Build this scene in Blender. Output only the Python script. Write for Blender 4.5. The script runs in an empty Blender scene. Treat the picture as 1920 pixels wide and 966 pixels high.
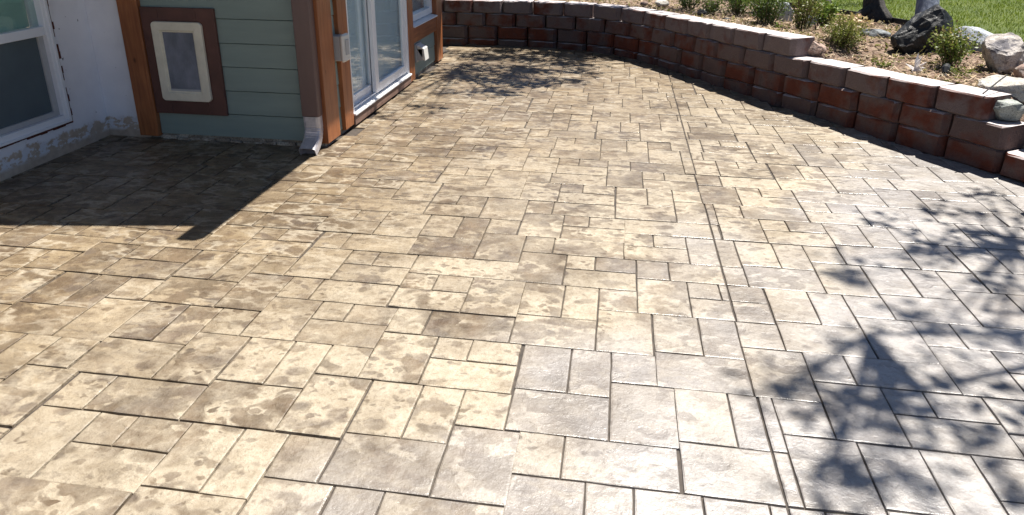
import bpy, bmesh, math, random
import numpy as np
from mathutils import Vector, Matrix, noise as mnoise
random.seed(7)
rng = np.random.default_rng(7)
S = bpy.context.scene
COL = S.collection
RAD = math.radians

# ------------------------------------------------------------------ camera
cam = bpy.data.cameras.new('camera')
cam.sensor_width = 36.0
cam.lens = 36 * 1311.53 / 1920
cam.shift_y = -0.0811
cam.clip_start = 0.05
cam.clip_end = 3000
cam_o = bpy.data.objects.new('camera', cam)
COL.objects.link(cam_o)
RT = Vector((0.98853632, 0.15080992, 0.00723228))
DN = Vector((0.05865136, -0.33942946, -0.93880118))
FW = Vector((-0.13912568, 0.92846325, -0.34438356))
cam_o.matrix_world = Matrix(((RT.x, -DN.x, -FW.x, 0), (RT.y, -DN.y, -FW.y, 0), (RT.z, -DN.z, -FW.z, 1.6), (0, 0, 0, 1)))
S.camera = cam_o

# ------------------------------------------------------------------ light
SUN_EL, SUN_AZ = RAD(67.6), RAD(39.2)
w = bpy.data.worlds.new('World'); S.world = w; w.use_nodes = True
nt = w.node_tree
sky = nt.nodes.new('ShaderNodeTexSky'); sky.sky_type = 'NISHITA'; sky.sun_disc = False
sky.sun_elevation = SUN_EL; sky.sun_rotation = SUN_AZ
sky.air_density = 0.6; sky.dust_density = 0.3; sky.ozone_density = 1.0   # clear, dry air
bg = nt.nodes['Background']; bg.inputs['Strength'].default_value = 0.05
nt.links.new(sky.outputs[0], bg.inputs['Color'])
sl = bpy.data.lights.new('sun', 'SUN'); sl.energy = 5.0; sl.angle = RAD(0.5); sl.color = (1.0, 0.95, 0.88)
so = bpy.data.objects.new('sun', sl); COL.objects.link(so)
ce = math.cos(SUN_EL)
SUN_TRAVEL = Vector((-math.sin(SUN_AZ) * ce, -math.cos(SUN_AZ) * ce, -math.sin(SUN_EL)))
so.rotation_euler = SUN_TRAVEL.to_track_quat('-Z', 'Y').to_euler()
so.location = (4, 5, 12)
S.view_settings.view_transform = 'Standard'
S.view_settings.look = 'None'
S.view_settings.exposure = 1.22
S.view_settings.gamma = 1.0

# ------------------------------------------------------------------ helpers
def link(o, parent=None):
    COL.objects.link(o)
    if parent: o.parent = parent
    return o
def tag(o, label=None, cat=None, group=None, kind=None):
    if label: o['label'] = label
    if cat: o['category'] = cat
    if group: o['group'] = group
    if kind: o['kind'] = kind
    return o
def thing(name, label, cat, loc=(0, 0, 0), group=None):
    o = bpy.data.objects.new(name, None); o.location = loc; o.empty_display_size = 0.1
    link(o); return tag(o, label, cat, group)
def mesh_obj(name, verts, faces, mat, parent=None, smooth=False, loc=None):
    me = bpy.data.meshes.new(name)
    me.from_pydata([tuple(v) for v in verts], [], faces)
    if mat: me.materials.append(mat)
    if smooth: me.polygons.foreach_set('use_smooth', [True] * len(me.polygons))
    me.update()
    o = bpy.data.objects.new(name, me)
    if loc is not None: o.location = loc
    return link(o, parent)
class MB:
    """collects boxes, prisms and tubes; build() links them as one mesh object (origin at its parent)"""
    def __init__(s): s.v = []; s.f = []
    def add(s, vs, fs):
        n = len(s.v); s.v += [Vector(q) for q in vs]; s.f += [tuple(i + n for i in f) for f in fs]; return s
    def box(s, a, b):
        x0, y0, z0 = a; x1, y1, z1 = b
        return s.add([(x0, y0, z0), (x1, y0, z0), (x1, y1, z0), (x0, y1, z0), (x0, y0, z1), (x1, y0, z1), (x1, y1, z1), (x0, y1, z1)],
                     [(0, 3, 2, 1), (4, 5, 6, 7), (0, 1, 5, 4), (1, 2, 6, 5), (2, 3, 7, 6), (3, 0, 4, 7)])
    def prism(s, poly, axis, a, b):
        """poly: 2-D points; axis 'x','y','z' = extrusion axis"""
        def P(p, t):
            return {'x': (t, p[0], p[1]), 'y': (p[0], t, p[1]), 'z': (p[0], p[1], t)}[axis]
        n = len(poly)
        vs = [P(p, a) for p in poly] + [P(p, b) for p in poly]
        fs = [tuple(range(n - 1, -1, -1)), tuple(range(n, 2 * n))] + [(i, (i + 1) % n, n + (i + 1) % n, n + i) for i in range(n)]
        return s.add(vs, fs)
    def tube(s, pts, radii, seg=8, cap=True):
        pts = [Vector(p) for p in pts]; n = len(pts); vs = []; fs = []
        for i, p in enumerate(pts):
            d = (pts[min(i + 1, n - 1)] - pts[max(i - 1, 0)]).normalized()
            u = d.orthogonal().normalized() if i == 0 else (u - d * u.dot(d)).normalized()
            vv = d.cross(u); r = radii[i] if hasattr(radii, '__len__') else radii
            for k in range(seg):
                a = 2 * math.pi * k / seg
                vs.append(p + (u * math.cos(a) + vv * math.sin(a)) * r)
        for i in range(n - 1):
            for k in range(seg):
                k2 = (k + 1) % seg
                fs.append((i * seg + k, i * seg + k2, (i + 1) * seg + k2, (i + 1) * seg + k))
        if cap:
            fs.append(tuple(range(seg - 1, -1, -1))); fs.append(tuple((n - 1) * seg + k for k in range(seg)))
        return s.add(vs, fs)
    def build(s, name, mat, parent=None, bevel=0, smooth=False):
        off = Vector(parent.location) if parent and parent.parent is None else Vector((0, 0, 0))
        if parent and parent.parent: off = Vector(parent.parent.location)
        o = mesh_obj(name, [v - off for v in s.v], s.f, mat, parent, smooth)
        bm = bmesh.new(); bm.from_mesh(o.data)
        bmesh.ops.recalc_face_normals(bm, faces=bm.faces)
        if bevel: bmesh.ops.bevel(bm, geom=bm.edges[:], offset=bevel, segments=1, profile=0.5, affect='EDGES')
        bm.to_mesh(o.data); bm.free()
        return o

# ------------------------------------------------------------------ materials
class Mt:
    def __init__(s, name):
        s.m = bpy.data.materials.new(name); s.m.use_nodes = True; s.t = s.m.node_tree
        s.b = s.t.nodes['Principled BSDF']; s.out = s.t.nodes['Material Output']
    def n(s, typ, ins=None, **props):
        q = s.t.nodes.new('ShaderNode' + typ)
        for k, v in props.items(): setattr(q, k, v)
        for k, v in (ins or {}).items(): s.set(q.inputs[k], v)
        return q
    def set(s, sock, v):
        if hasattr(v, 'is_output'): s.t.links.new(v, sock)
        elif hasattr(v, 'outputs'): s.t.links.new(v.outputs[0], sock)
        elif isinstance(v, tuple) and len(v) == 3 and sock.type == 'RGBA': sock.default_value = v + (1,)
        else: sock.default_value = v
    def p(s, **kw):
        for k, v in kw.items(): s.set(s.b.inputs[k.replace('_', ' ')], v)
        return s
    def pos(s): return s.n('NewGeometry').outputs['Position']
    def noise(s, vec, scale, detail=4, rough=0.55, dist=0.0):
        return s.n('TexNoise', {'Vector': vec, 'Scale': scale, 'Detail': detail, 'Roughness': rough, 'Distortion': dist}).outputs['Fac']
    def ramp(s, fac, *stops, interp='LINEAR'):
        r = s.n('ValToRGB', {'Fac': fac}); e = r.color_ramp.elements; r.color_ramp.interpolation = interp
        while len(e) < len(stops): e.new(0.5)
        for el, (p, c) in zip(e, stops):
            el.position = p; el.color = (c, c, c, 1) if not isinstance(c, tuple) else c + (1,)
        return r.outputs['Color']
    def mix(s, fac, a, b, mode='MIX'):
        q = s.n('Mix', data_type='RGBA', blend_type=mode)
        s.set(q.inputs['Factor'], fac); s.set(q.inputs['A'], a); s.set(q.inputs['B'], b)
        return q.outputs['Result']
    def math(s, op, a, b=0.0, clamp=False):
        q = s.n('Math', operation=op, use_clamp=clamp); s.set(q.inputs[0], a); s.set(q.inputs[1], b); return q.outputs[0]
    def vmath(s, op, a, b):
        q = s.n('VectorMath', operation=op); s.set(q.inputs[0], a)
        s.set(q.inputs[3] if op == 'SCALE' else q.inputs[1], b); return q.outputs[0]
    def bump(s, h, strength=0.5, dist=0.01, normal=None):
        q = s.n('Bump', {'Height': h, 'Strength': strength, 'Distance': dist})
        if normal is not None: s.set(q.inputs['Normal'], normal)
        return q.outputs[0]
    def attr(s, name): return s.n('Attribute', attribute_name=name).outputs['Fac']

def mat_simple(name, col, rough=0.5, var=0.12, scale=8.0, bump=0.15, bdist=0.002, spec=0.5, stretch=None, metallic=0.0, bscale=60):
    M = Mt(name); v = M.pos()
    if stretch: v = M.vmath('MULTIPLY', v, stretch)
    f = M.noise(v, scale, 5, 0.6)
    lo = tuple(c * (1 - var) for c in col); hi = tuple(min(1, c * (1 + var)) for c in col)
    M.p(Base_Color=M.ramp(f, (0.3, lo), (0.7, hi)), Roughness=rough, Metallic=metallic, Specular_IOR_Level=spec)
    if bump: M.p(Normal=M.bump(M.noise(v, bscale, 4), bump, bdist))
    return M.m

# stamped, stained and sealed concrete
def mat_paver():
    M = Mt('stamped_concrete'); pos = M.pos(); rnd = M.attr('rnd')
    def wn(k): return M.n('TexWhiteNoise', {'W': M.math('ADD', rnd, k)}, noise_dimensions='1D').outputs['Value']
    v = M.vmath('ADD', pos, M.vmath('SCALE', M.n('CombineXYZ', {'X': rnd, 'Y': M.math('MULTIPLY', rnd, 3.7), 'Z': M.math('MULTIPLY', rnd, 7.3)}), 9.0))
    warp = M.vmath('SCALE', M.vmath('SUBTRACT', M.n('TexNoise', {'Vector': v, 'Scale': 11.0, 'Detail': 4.0}).outputs['Color'], (0.5, 0.5, 0.5)), 0.05)
    vw = M.vmath('ADD', v, warp)
    th = M.math('MULTIPLY', M.math('SUBTRACT', wn(0.0), 0.5), 1.25)                                              # some stones take more stain than others
    def spots(scale, stretch, lo, hi, soft):
        vo = M.n('TexVoronoi', {'Vector': M.vmath('MULTIPLY', vw, stretch), 'Scale': scale, 'Randomness': 1.0})
        cr = M.n('SeparateColor', {'Color': vo.outputs['Color']})
        rad = M.math('ADD', M.math('MULTIPLY', cr.outputs[0], hi - lo), M.math('ADD', M.math('MULTIPLY', th, 0.30), lo))
        d = M.math('SUBTRACT', rad, vo.outputs['Distance'])
        return M.ramp(M.math('ADD', d, 0.5), (0.5 - soft, 0.0), (0.5 + soft, 1.0)), cr.outputs[1]
    s1, c1 = spots(8.5, (1.0, 1.45, 1.0), -0.26, 0.52, 0.07)
    s2, c2 = spots(19.0, (1.0, 1.5, 1.0), -0.32, 0.46, 0.07)
    n1 = M.noise(M.vmath('MULTIPLY', vw, (1.0, 1.5, 1.0)), 8.0, 1.6, 0.45)
    n2 = M.noise(M.vmath('MULTIPLY', vw, (1.0, 1.4, 1.0)), 21.0, 1.5, 0.5)
    i1 = M.ramp(M.math('ADD', n1, M.math('MULTIPLY', th, 0.16)), (0.525, 0.0), (0.585, 1.0))
    i2 = M.ramp(M.math('ADD', n2, M.math('MULTIPLY', th, 0.10)), (0.575, 0.0), (0.635, 0.85))
    clean = M.ramp(M.noise(v, 2.2, 3, 0.6), (0.36, 0.50), (0.56, 1.0))
    plate = M.noise(M.vmath('MULTIPLY', vw, (1.0, 1.6, 1.0)), 3.2, 3.0, 0.55)
    pl = M.ramp(M.math('ADD', plate, M.math('MULTIPLY', th, 0.16)), (0.58, 0.0), (0.645, 0.85))
    sandy = M.noise(v, 22, 6, 0.7)
    grain = M.noise(pos, 380, 3, 0.7)
    mott = M.noise(M.vmath('MULTIPLY', vw, (0.8, 2.0, 1.0)), 8.0, 5.0, 0.65)
    sx = M.n('SeparateXYZ', {'Vector': pos}); X, Y = sx.outputs['X'], sx.outputs['Y']
    wide = M.noise(pos, 0.8, 3, 0.6)
    # uneven stain: browner far off and along the house; garden-side grey mostly painted sky sheen
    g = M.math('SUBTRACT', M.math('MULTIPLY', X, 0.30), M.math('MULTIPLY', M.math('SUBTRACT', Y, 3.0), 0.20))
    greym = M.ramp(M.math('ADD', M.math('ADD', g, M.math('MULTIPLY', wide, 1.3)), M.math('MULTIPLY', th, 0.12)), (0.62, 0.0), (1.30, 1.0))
    br = M.math('ADD', M.math('MULTIPLY', M.math('SUBTRACT', Y, 3.1), 0.19), M.math('MULTIPLY', M.math('SUBTRACT', -0.7, X), 0.34))
    brown = M.ramp(M.math('ADD', br, M.math('MULTIPLY', wide, 0.9)), (0.30, 0.0), (0.95, 1.0))
    brown = M.math('MULTIPLY', brown, M.math('SUBTRACT', 1.0, greym))
    cream = M.mix(M.ramp(sandy, (0.33, 0.0), (0.66, 1.0)), (0.285, 0.238, 0.170), (0.395, 0.348, 0.268))
    cream = M.mix(M.math('MULTIPLY', brown, 0.92), cream, M.mix(M.ramp(mott, (0.33, 0.0), (0.67, 1.0)), (0.108, 0.071, 0.035), (0.262, 0.200, 0.120)))
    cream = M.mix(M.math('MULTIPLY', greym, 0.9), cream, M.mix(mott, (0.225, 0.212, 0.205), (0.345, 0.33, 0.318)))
    d0 = M.mix(M.ramp(M.noise(v, 7, 4, 0.65), (0.35, 0.0), (0.65, 1.0)), (0.045, 0.028, 0.014), (0.120, 0.080, 0.045))
    pw = M.ramp(M.math('ADD', M.noise(v, 2.6, 3), M.math('MULTIPLY', M.math('SUBTRACT', c1, 0.5), 0.25)), (0.50, 0.0), (0.62, 1.0))
    dark = M.mix(M.math('MULTIPLY', pw, 0.28), d0, (0.115, 0.103, 0.103))
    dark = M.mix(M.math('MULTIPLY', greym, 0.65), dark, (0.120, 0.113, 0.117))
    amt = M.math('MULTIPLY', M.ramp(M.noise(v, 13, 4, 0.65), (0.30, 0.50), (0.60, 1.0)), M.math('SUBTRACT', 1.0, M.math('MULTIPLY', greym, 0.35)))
    mask = M.math('MAXIMUM', M.math('MULTIPLY', s1, M.ramp(c1, (0.0, 0.5), (0.8, 1.0))), M.math('MAXIMUM', M.math('MAXIMUM', M.math('MULTIPLY', s2, M.ramp(c2, (0.0, 0.35), (0.9, 1.0))), pl), M.math('MAXIMUM', M.math('MULTIPLY', i1, 0.9), i2)))
    mask = M.math('MULTIPLY', mask, clean)
    col = M.mix(M.math('MULTIPLY', mask, amt), cream, dark)
    ev = M.ramp(wn(5.0), (0.74, 0.0), (1.0, 0.55))
    col = M.mix(M.math('MULTIPLY', ev, M.ramp(M.noise(vw, 4.5, 5, 0.7), (0.38, 0.05), (0.60, 1.0))), col, dark)
    # blotches that run on across the joints, and pale veins left in the browner parts
    bl1 = M.noise(M.vmath('MULTIPLY', pos, (1.0, 1.2, 1.0)), 2.3, 5, 0.62, 0.5)
    col = M.mix(1.0, col, M.ramp(bl1, (0.32, (0.65, 0.61, 0.56)), (0.50, (0.98, 0.97, 0.96)), (0.66, (1.14, 1.13, 1.11))), 'MULTIPLY')
    rid = M.math('SUBTRACT', 1.0, M.math('ABSOLUTE', M.math('SUBTRACT', M.math('MULTIPLY', M.noise(M.vmath('MULTIPLY', vw, (0.8, 1.6, 1.0)), 6.0, 3, 0.55), 2.0), 1.0)))
    vein = M.math('MULTIPLY', M.ramp(rid, (0.86, 0.0), (0.97, 1.0)), M.ramp(M.noise(v, 4.0, 3), (0.40, 0.0), (0.60, 0.75)))
    col = M.mix(M.math('MULTIPLY', vein, M.math('ADD', 0.25, M.math('MULTIPLY', brown, 0.6))), col, (0.42, 0.365, 0.275))
    tone = M.ramp(wn(9.0), (0.0, 0.94), (1.0, 1.04))
    col = M.mix(1.0, col, tone, 'MULTIPLY')
    col = M.mix(M.math('MULTIPLY', M.ramp(M.noise(v, 55, 5, 0.75), (0.36, 1.0), (0.50, 0.0)), 0.35), col, d0)
    col = M.mix(M.math('MULTIPLY', M.ramp(grain, (0.36, 1.0), (0.52, 0.0)), 0.35), col, (0.11, 0.085, 0.06))
    relief = M.math('MAXIMUM', M.math('MAXIMUM', s1, M.math('MULTIPLY', s2, 0.6)), M.math('MAXIMUM', pl, M.math('MULTIPLY', i1, 0.8)))
    h1 = M.math('SUBTRACT', M.math('MULTIPLY', M.noise(vw, 8, 6, 0.62), 1.5), M.math('MULTIPLY', relief, 0.20))
    nb = M.bump(h1, 1.0, 0.011)
    nb = M.bump(M.noise(pos, 80, 5, 0.75), 0.6, 0.004, nb)
    nb = M.bump(grain, 0.5, 0.0016, nb)
    rough = M.ramp(M.noise(pos, 2.6, 4, 0.6), (0.3, 0.44), (0.7, 0.62))
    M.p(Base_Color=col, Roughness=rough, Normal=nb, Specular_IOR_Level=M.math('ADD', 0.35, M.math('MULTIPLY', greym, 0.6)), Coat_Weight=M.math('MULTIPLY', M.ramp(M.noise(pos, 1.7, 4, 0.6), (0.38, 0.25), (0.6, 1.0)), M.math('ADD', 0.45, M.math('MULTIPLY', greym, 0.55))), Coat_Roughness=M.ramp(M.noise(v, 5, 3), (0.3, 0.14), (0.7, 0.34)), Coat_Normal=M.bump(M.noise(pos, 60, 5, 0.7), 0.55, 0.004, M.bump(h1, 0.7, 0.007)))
    return M.m
def mat_joint():
    M = Mt('joint_concrete'); v = M.pos()
    M.p(Base_Color=M.ramp(M.noise(v, 30, 4), (0.3, (0.020, 0.015, 0.011)), (0.7, (0.060, 0.045, 0.033))), Roughness=0.75,
        Normal=M.bump(M.noise(v, 120, 3), 0.5, 0.003))
    return M.m
def mat_block():
    M = Mt('split_face_block'); rnd = M.n('ObjectInfo').outputs['Random']; pos = M.n('TexCoord').outputs['Object']
    v = M.vmath('ADD', pos, M.vmath('SCALE', M.n('CombineXYZ', {'X': rnd, 'Y': M.math('MULTIPLY', rnd, 5.1), 'Z': rnd}), 40.0))
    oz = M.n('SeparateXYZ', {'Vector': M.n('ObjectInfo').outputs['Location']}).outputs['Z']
    upper_tone = M.ramp(oz, (0.18, 0.0), (0.44, 1.0))  # dusty grey upper courses; lower ones redder, with foot shade darkened into the colour
    bl = M.ramp(M.math('ADD', M.math('SUBTRACT', M.noise(v, 4.5, 3, 0.6), M.math('MULTIPLY', M.math('SUBTRACT', upper_tone, 0.5), 0.10)), M.math('MULTIPLY', M.math('SUBTRACT', rnd, 0.5), 0.20)), (0.47, 0.0), (0.66, 1.0))
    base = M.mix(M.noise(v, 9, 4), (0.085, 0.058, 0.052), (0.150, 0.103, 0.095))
    base = M.mix(M.math('MULTIPLY', upper_tone, 0.8), base, M.mix(M.noise(v, 11, 4), (0.160, 0.128, 0.126), (0.245, 0.198, 0.195)))
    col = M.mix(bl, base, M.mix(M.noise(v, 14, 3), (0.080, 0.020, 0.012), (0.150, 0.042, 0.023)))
    spk = M.ramp(M.noise(v, 170, 2, 0.7), (0.36, 0.0), (0.5, 1.0))
    col = M.mix(spk, M.mix(0.45, col, (0.06, 0.04, 0.035)), col)
    # paler upward-facing top face
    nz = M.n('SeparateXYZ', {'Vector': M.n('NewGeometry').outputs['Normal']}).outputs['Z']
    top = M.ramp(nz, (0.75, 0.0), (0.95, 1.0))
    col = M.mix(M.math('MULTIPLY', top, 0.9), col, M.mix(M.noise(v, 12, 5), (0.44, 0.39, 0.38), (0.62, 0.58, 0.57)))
    nb = M.bump(M.noise(v, 22, 6, 0.7), 0.9, 0.014)
    nb = M.bump(M.noise(v, 200, 3, 0.7), 0.4, 0.002, nb)
    M.p(Base_Color=col, Roughness=0.85, Normal=nb, Specular_IOR_Level=0.25)
    return M.m
def mat_wood(name, dark, light, axis='z', rough=0.45):
    M = Mt(name); pos = M.pos()
    st = {'z': (14.0, 14.0, 0.9), 'y': (14.0, 0.9, 14.0), 'x': (0.9, 14.0, 14.0)}[axis]
    v = M.vmath('MULTIPLY', pos, st)
    g = M.noise(v, 3.0, 6, 0.6, 0.6)
    col = M.ramp(g, (0.3, dark), (0.62, light))
    kn = M.n('TexVoronoi', {'Vector': M.vmath('MULTIPLY', pos, tuple(0.25 * q if q > 1 else q * 2.2 for q in st)), 'Scale': 1.6}).outputs['Distance']
    col = M.mix(M.ramp(kn, (0.03, 0.9), (0.09, 0.0)), col, tuple(c * 0.25 for c in dark))
    col = M.mix(M.ramp(M.noise(pos, 2.5, 3), (0.4, 0.0), (0.75, 0.5)), col, tuple(c * 0.6 for c in dark))
    M.p(Base_Color=col, Roughness=rough, Normal=M.bump(g, 0.35, 0.002))
    return M.m
def mat_stucco():
    M = Mt('white_stucco_wall'); pos = M.pos(); z = M.n('SeparateXYZ', {'Vector': pos}).outputs['Z']
    edge = M.math('ADD', z, M.math('MULTIPLY', M.math('SUBTRACT', M.noise(pos, 6, 6, 0.75), 0.5), 0.22))
    low = M.ramp(edge, (0.135, 1.0), (0.15, 0.0))
    flakes = M.ramp(M.noise(M.vmath('MULTIPLY', pos, (1, 1, 1.5)), 9, 6, 0.75), (0.50, 0.0), (0.52, 1.0))
    band = M.math('MULTIPLY', M.ramp(z, (0.04, 0.0), (0.07, 1.0)), M.ramp(z, (0.17, 1.0), (0.20, 0.0)))
    white = M.ramp(M.noise(pos, 3, 5), (0.3, (0.74, 0.74, 0.77)), (0.7, (0.86, 0.86, 0.88)))
    tan = M.ramp(M.noise(pos, 18, 5), (0.3, (0.42, 0.315, 0.225)), (0.7, (0.58, 0.47, 0.36)))
    col = M.mix(low, white, M.mix(M.math('MULTIPLY', flakes, band), tan, (0.70, 0.70, 0.72)))
    chips = M.math('MULTIPLY', M.ramp(M.noise(M.vmath('MULTIPLY', pos, (1, 1, 0.8)), 24, 3, 0.5), (0.70, 0.0), (0.712, 1.0)), M.ramp(M.noise(pos, 3.1, 2), (0.5, 0.0), (0.56, 1.0)))
    col = M.mix(chips, col, (0.10, 0.09, 0.085))
    smg = M.ramp(M.noise(M.vmath('MULTIPLY', pos, (1, 1, 0.4)), 5, 4, 0.6), (0.55, 0.0), (0.8, 0.35))
    col = M.mix(smg, col, (0.50, 0.46, 0.44))
    h = M.math('ADD', M.math('MULTIPLY', low, -1.0), M.math('MULTIPLY', M.noise(pos, 60, 4), 0.4))
    M.p(Base_Color=col, Roughness=0.7, Normal=M.bump(h, 0.6, 0.004))
    return M.m
def mat_glass(name, tint=(0.9, 0.95, 0.96)):
    M = Mt(name)
    ior = M.math('SUBTRACT', 1.52, M.math('MULTIPLY', M.n('NewGeometry').outputs['Backfacing'], 1.52 - 1 / 1.52))
    fr = M.n('Fresnel', {'IOR': ior}).outputs[0]
    fr = M.math('MULTIPLY', fr, 1.5, clamp=True)
    wav = M.bump(M.noise(M.pos(), 3.5, 2), 0.06, 0.02)
    gl = M.n('BsdfGlossy', {'Color': (1, 1, 1), 'Roughness': 0.03, 'Normal': wav})
    tr = M.n('BsdfTransparent', {'Color': tint})
    mx = M.n('MixShader', {'Fac': fr})
    M.t.links.new(tr.outputs[0], mx.inputs[1]); M.t.links.new(gl.outputs[0], mx.inputs[2])
    M.t.links.new(mx.outputs[0], M.out.inputs['Surface'])
    return M.m
def mat_rock(name, a, b, c, scale=9.0, patch=(0.5, 0.6), rough=0.8, vein=0.0):
    M = Mt(name); v = M.n('TexCoord').outputs['Object']
    v = M.vmath('ADD', v, M.vmath('SCALE', M.n('CombineXYZ', {'X': M.n('ObjectInfo').outputs['Random']}), 30.0))
    col = M.ramp(M.noise(v, scale * 1.7, 6, 0.7), (0.3, a), (0.7, b))
    col = M.mix(M.ramp(M.noise(v, scale, 4, 0.65, 0.8), (patch[0], 0.0), (patch[1], 1.0)), col, c)
    sp = M.ramp(M.noise(v, 130, 2, 0.6), (0.38, 0.6), (0.48, 0.0))
    col = M.mix(sp, col, tuple(q * 0.35 for q in a))
    nb = M.bump(M.noise(v, 22, 6, 0.7), 0.8, 0.012)
    nb = M.bump(M.noise(v, 110, 4, 0.7), 0.4, 0.003, nb)
    M.p(Base_Color=col, Roughness=rough, Normal=nb, Specular_IOR_Level=0.4)
    return M.m
def mat_leaf(name, a, b, c=None, rough=0.5):
    M = Mt(name); r = M.attr('rnd')
    col = M.ramp(r, (0.1, a), (0.7, b)) if c is None else M.ramp(r, (0.05, a), (0.6, b), (0.9, c))
    tr = M.n('BsdfTranslucent', {'Color': M.mix(0.5, col, (0.25, 0.35, 0.05))})
    M.p(Base_Color=col, Roughness=rough, Specular_IOR_Level=0.4)
    mx = M.n('MixShader', {'Fac': 0.25})
    M.t.links.new(M.b.outputs[0], mx.inputs[1]); M.t.links.new(tr.outputs[0], mx.inputs[2])
    M.t.links.new(mx.outputs[0], M.out.inputs['Surface'])
    return M.m
def mat_soil():
    M = Mt('bed_soil'); v = M.pos()
    col = M.ramp(M.noise(v, 7, 6, 0.7), (0.3, (0.11, 0.070, 0.048)), (0.5, (0.20, 0.135, 0.098)), (0.72, (0.32, 0.235, 0.17)))
    col = M.mix(M.ramp(M.noise(v, 60, 4, 0.7), (0.38, 0.8), (0.5, 0.0)), col, (0.08, 0.05, 0.03))
    M.p(Base_Color=col, Roughness=0.95, Normal=M.bump(M.noise(v, 35, 6, 0.7), 1.0, 0.02))
    return M.m
def mat_bark(name, a, b):
    M = Mt(name); v = M.vmath('MULTIPLY', M.pos(), (1, 1, 0.22))
    g = M.noise(v, 26, 5, 0.65, 0.7)
    M.p(Base_Color=M.ramp(g, (0.3, a), (0.7, b)), Roughness=0.85, Normal=M.bump(g, 1.0, 0.02))
    return M.m

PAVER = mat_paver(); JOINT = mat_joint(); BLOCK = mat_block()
CEDAR = mat_wood('stained_cedar', (0.22, 0.070, 0.023), (0.40, 0.145, 0.050), 'z')
CEDAR_H = mat_wood('stained_cedar_rail', (0.22, 0.070, 0.023), (0.40, 0.145, 0.050), 'y')
RISER = mat_wood('weathered_riser', (0.13, 0.07, 0.05), (0.27, 0.17, 0.13), 'y', 0.7)
SIDING = mat_simple('green_fibre_cement', (0.228, 0.292, 0.262), 0.6, 0.07, 5, 0.25, 0.0015, stretch=(0.35, 0.35, 3.0))
TRIM = mat_simple('brown_red_trim_paint', (0.108, 0.045, 0.034), 0.55, 0.22, 7, 0.2, 0.002)
CREAM = mat_simple('cream_plastic', (0.74, 0.69, 0.55), 0.4, 0.10, 12, 0.05)
VINYL = mat_simple('white_vinyl', (0.80, 0.81, 0.83), 0.35, 0.03, 6, 0.05)
STUCCO = mat_stucco()
GLASS = mat_glass('window_glass'); GLASS_D = mat_glass('tinted_window_glass', (0.80, 0.88, 0.86))
PALE_SHEET = mat_simple('sky_sheen_sheet', (0.80, 0.86, 0.92), 0.8, 0.04, 3, 0.1)
BLIND = mat_simple('pinkish_blind', (0.55, 0.49, 0.48), 0.7, 0.06, 5, 0.1)
DARKIN = mat_simple('dark_interior', (0.03, 0.045, 0.05), 0.8, 0.1)
SCREEN = mat_simple('insect_screen', (0.085, 0.115, 0.130), 0.55, 0.10, 4, 0.1)
TEAL = mat_simple('green_sheen_and_jamb', (0.62, 0.76, 0.70), 0.8, 0.1, 4)
FLAP = mat_simple('smoky_vinyl_flap', (0.175, 0.185, 0.215), 0.10, 0.45, 4.0, 0.05, 0.002, stretch=(1.6, 1, 0.8), bscale=6)
SPOUT_P = mat_simple('brown_spout_paint', (0.135, 0.085, 0.075), 0.45, 0.12, 6, 0.12, 0.002, stretch=(1, 1, 0.3))
SPOUT_W = mat_simple('bare_spout_metal', (0.52, 0.50, 0.52), 0.33, 0.16, 30, 0.2, 0.002, metallic=0.35)
GREYP = mat_simple('grey_plastic', (0.42, 0.42, 0.42), 0.45, 0.08, 9, 0.1)
PALEP = mat_simple('pale_grey_plastic', (0.62, 0.61, 0.57), 0.45, 0.06, 9, 0.1)
BLACKP = mat_simple('black_plastic', (0.015, 0.015, 0.016), 0.4, 0.2)
MORTAR = mat_rock('rough_mortar', (0.20, 0.16, 0.12), (0.36, 0.31, 0.24), (0.50, 0.46, 0.38), 7.0, (0.5, 0.62), 0.9)
RAWWOOD = mat_simple('raw_red_wood', (0.10, 0.028, 0.016), 0.9, 0.5, 22, 1.0, 0.01)
ROOF = mat_simple('roof_shingle', (0.10, 0.09, 0.085), 0.9, 0.25, 9, 0.6, 0.006)
SOFFIT = mat_simple('soffit_paint', (0.13, 0.06, 0.045), 0.7, 0.08)
SOIL = mat_soil()

# ------------------------------------------------------------------ ground
def plane_sheet(name, poly, z, mat, kind='structure'):
    o = mesh_obj(name, [(x, y, z) for x, y in poly], [tuple(range(len(poly)))], mat)
    return tag(o, kind=kind)
plane_sheet('ground', [(-900, -900), (900, -900), (900, 900), (-900, 900)], -0.14, SOIL)

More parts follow.
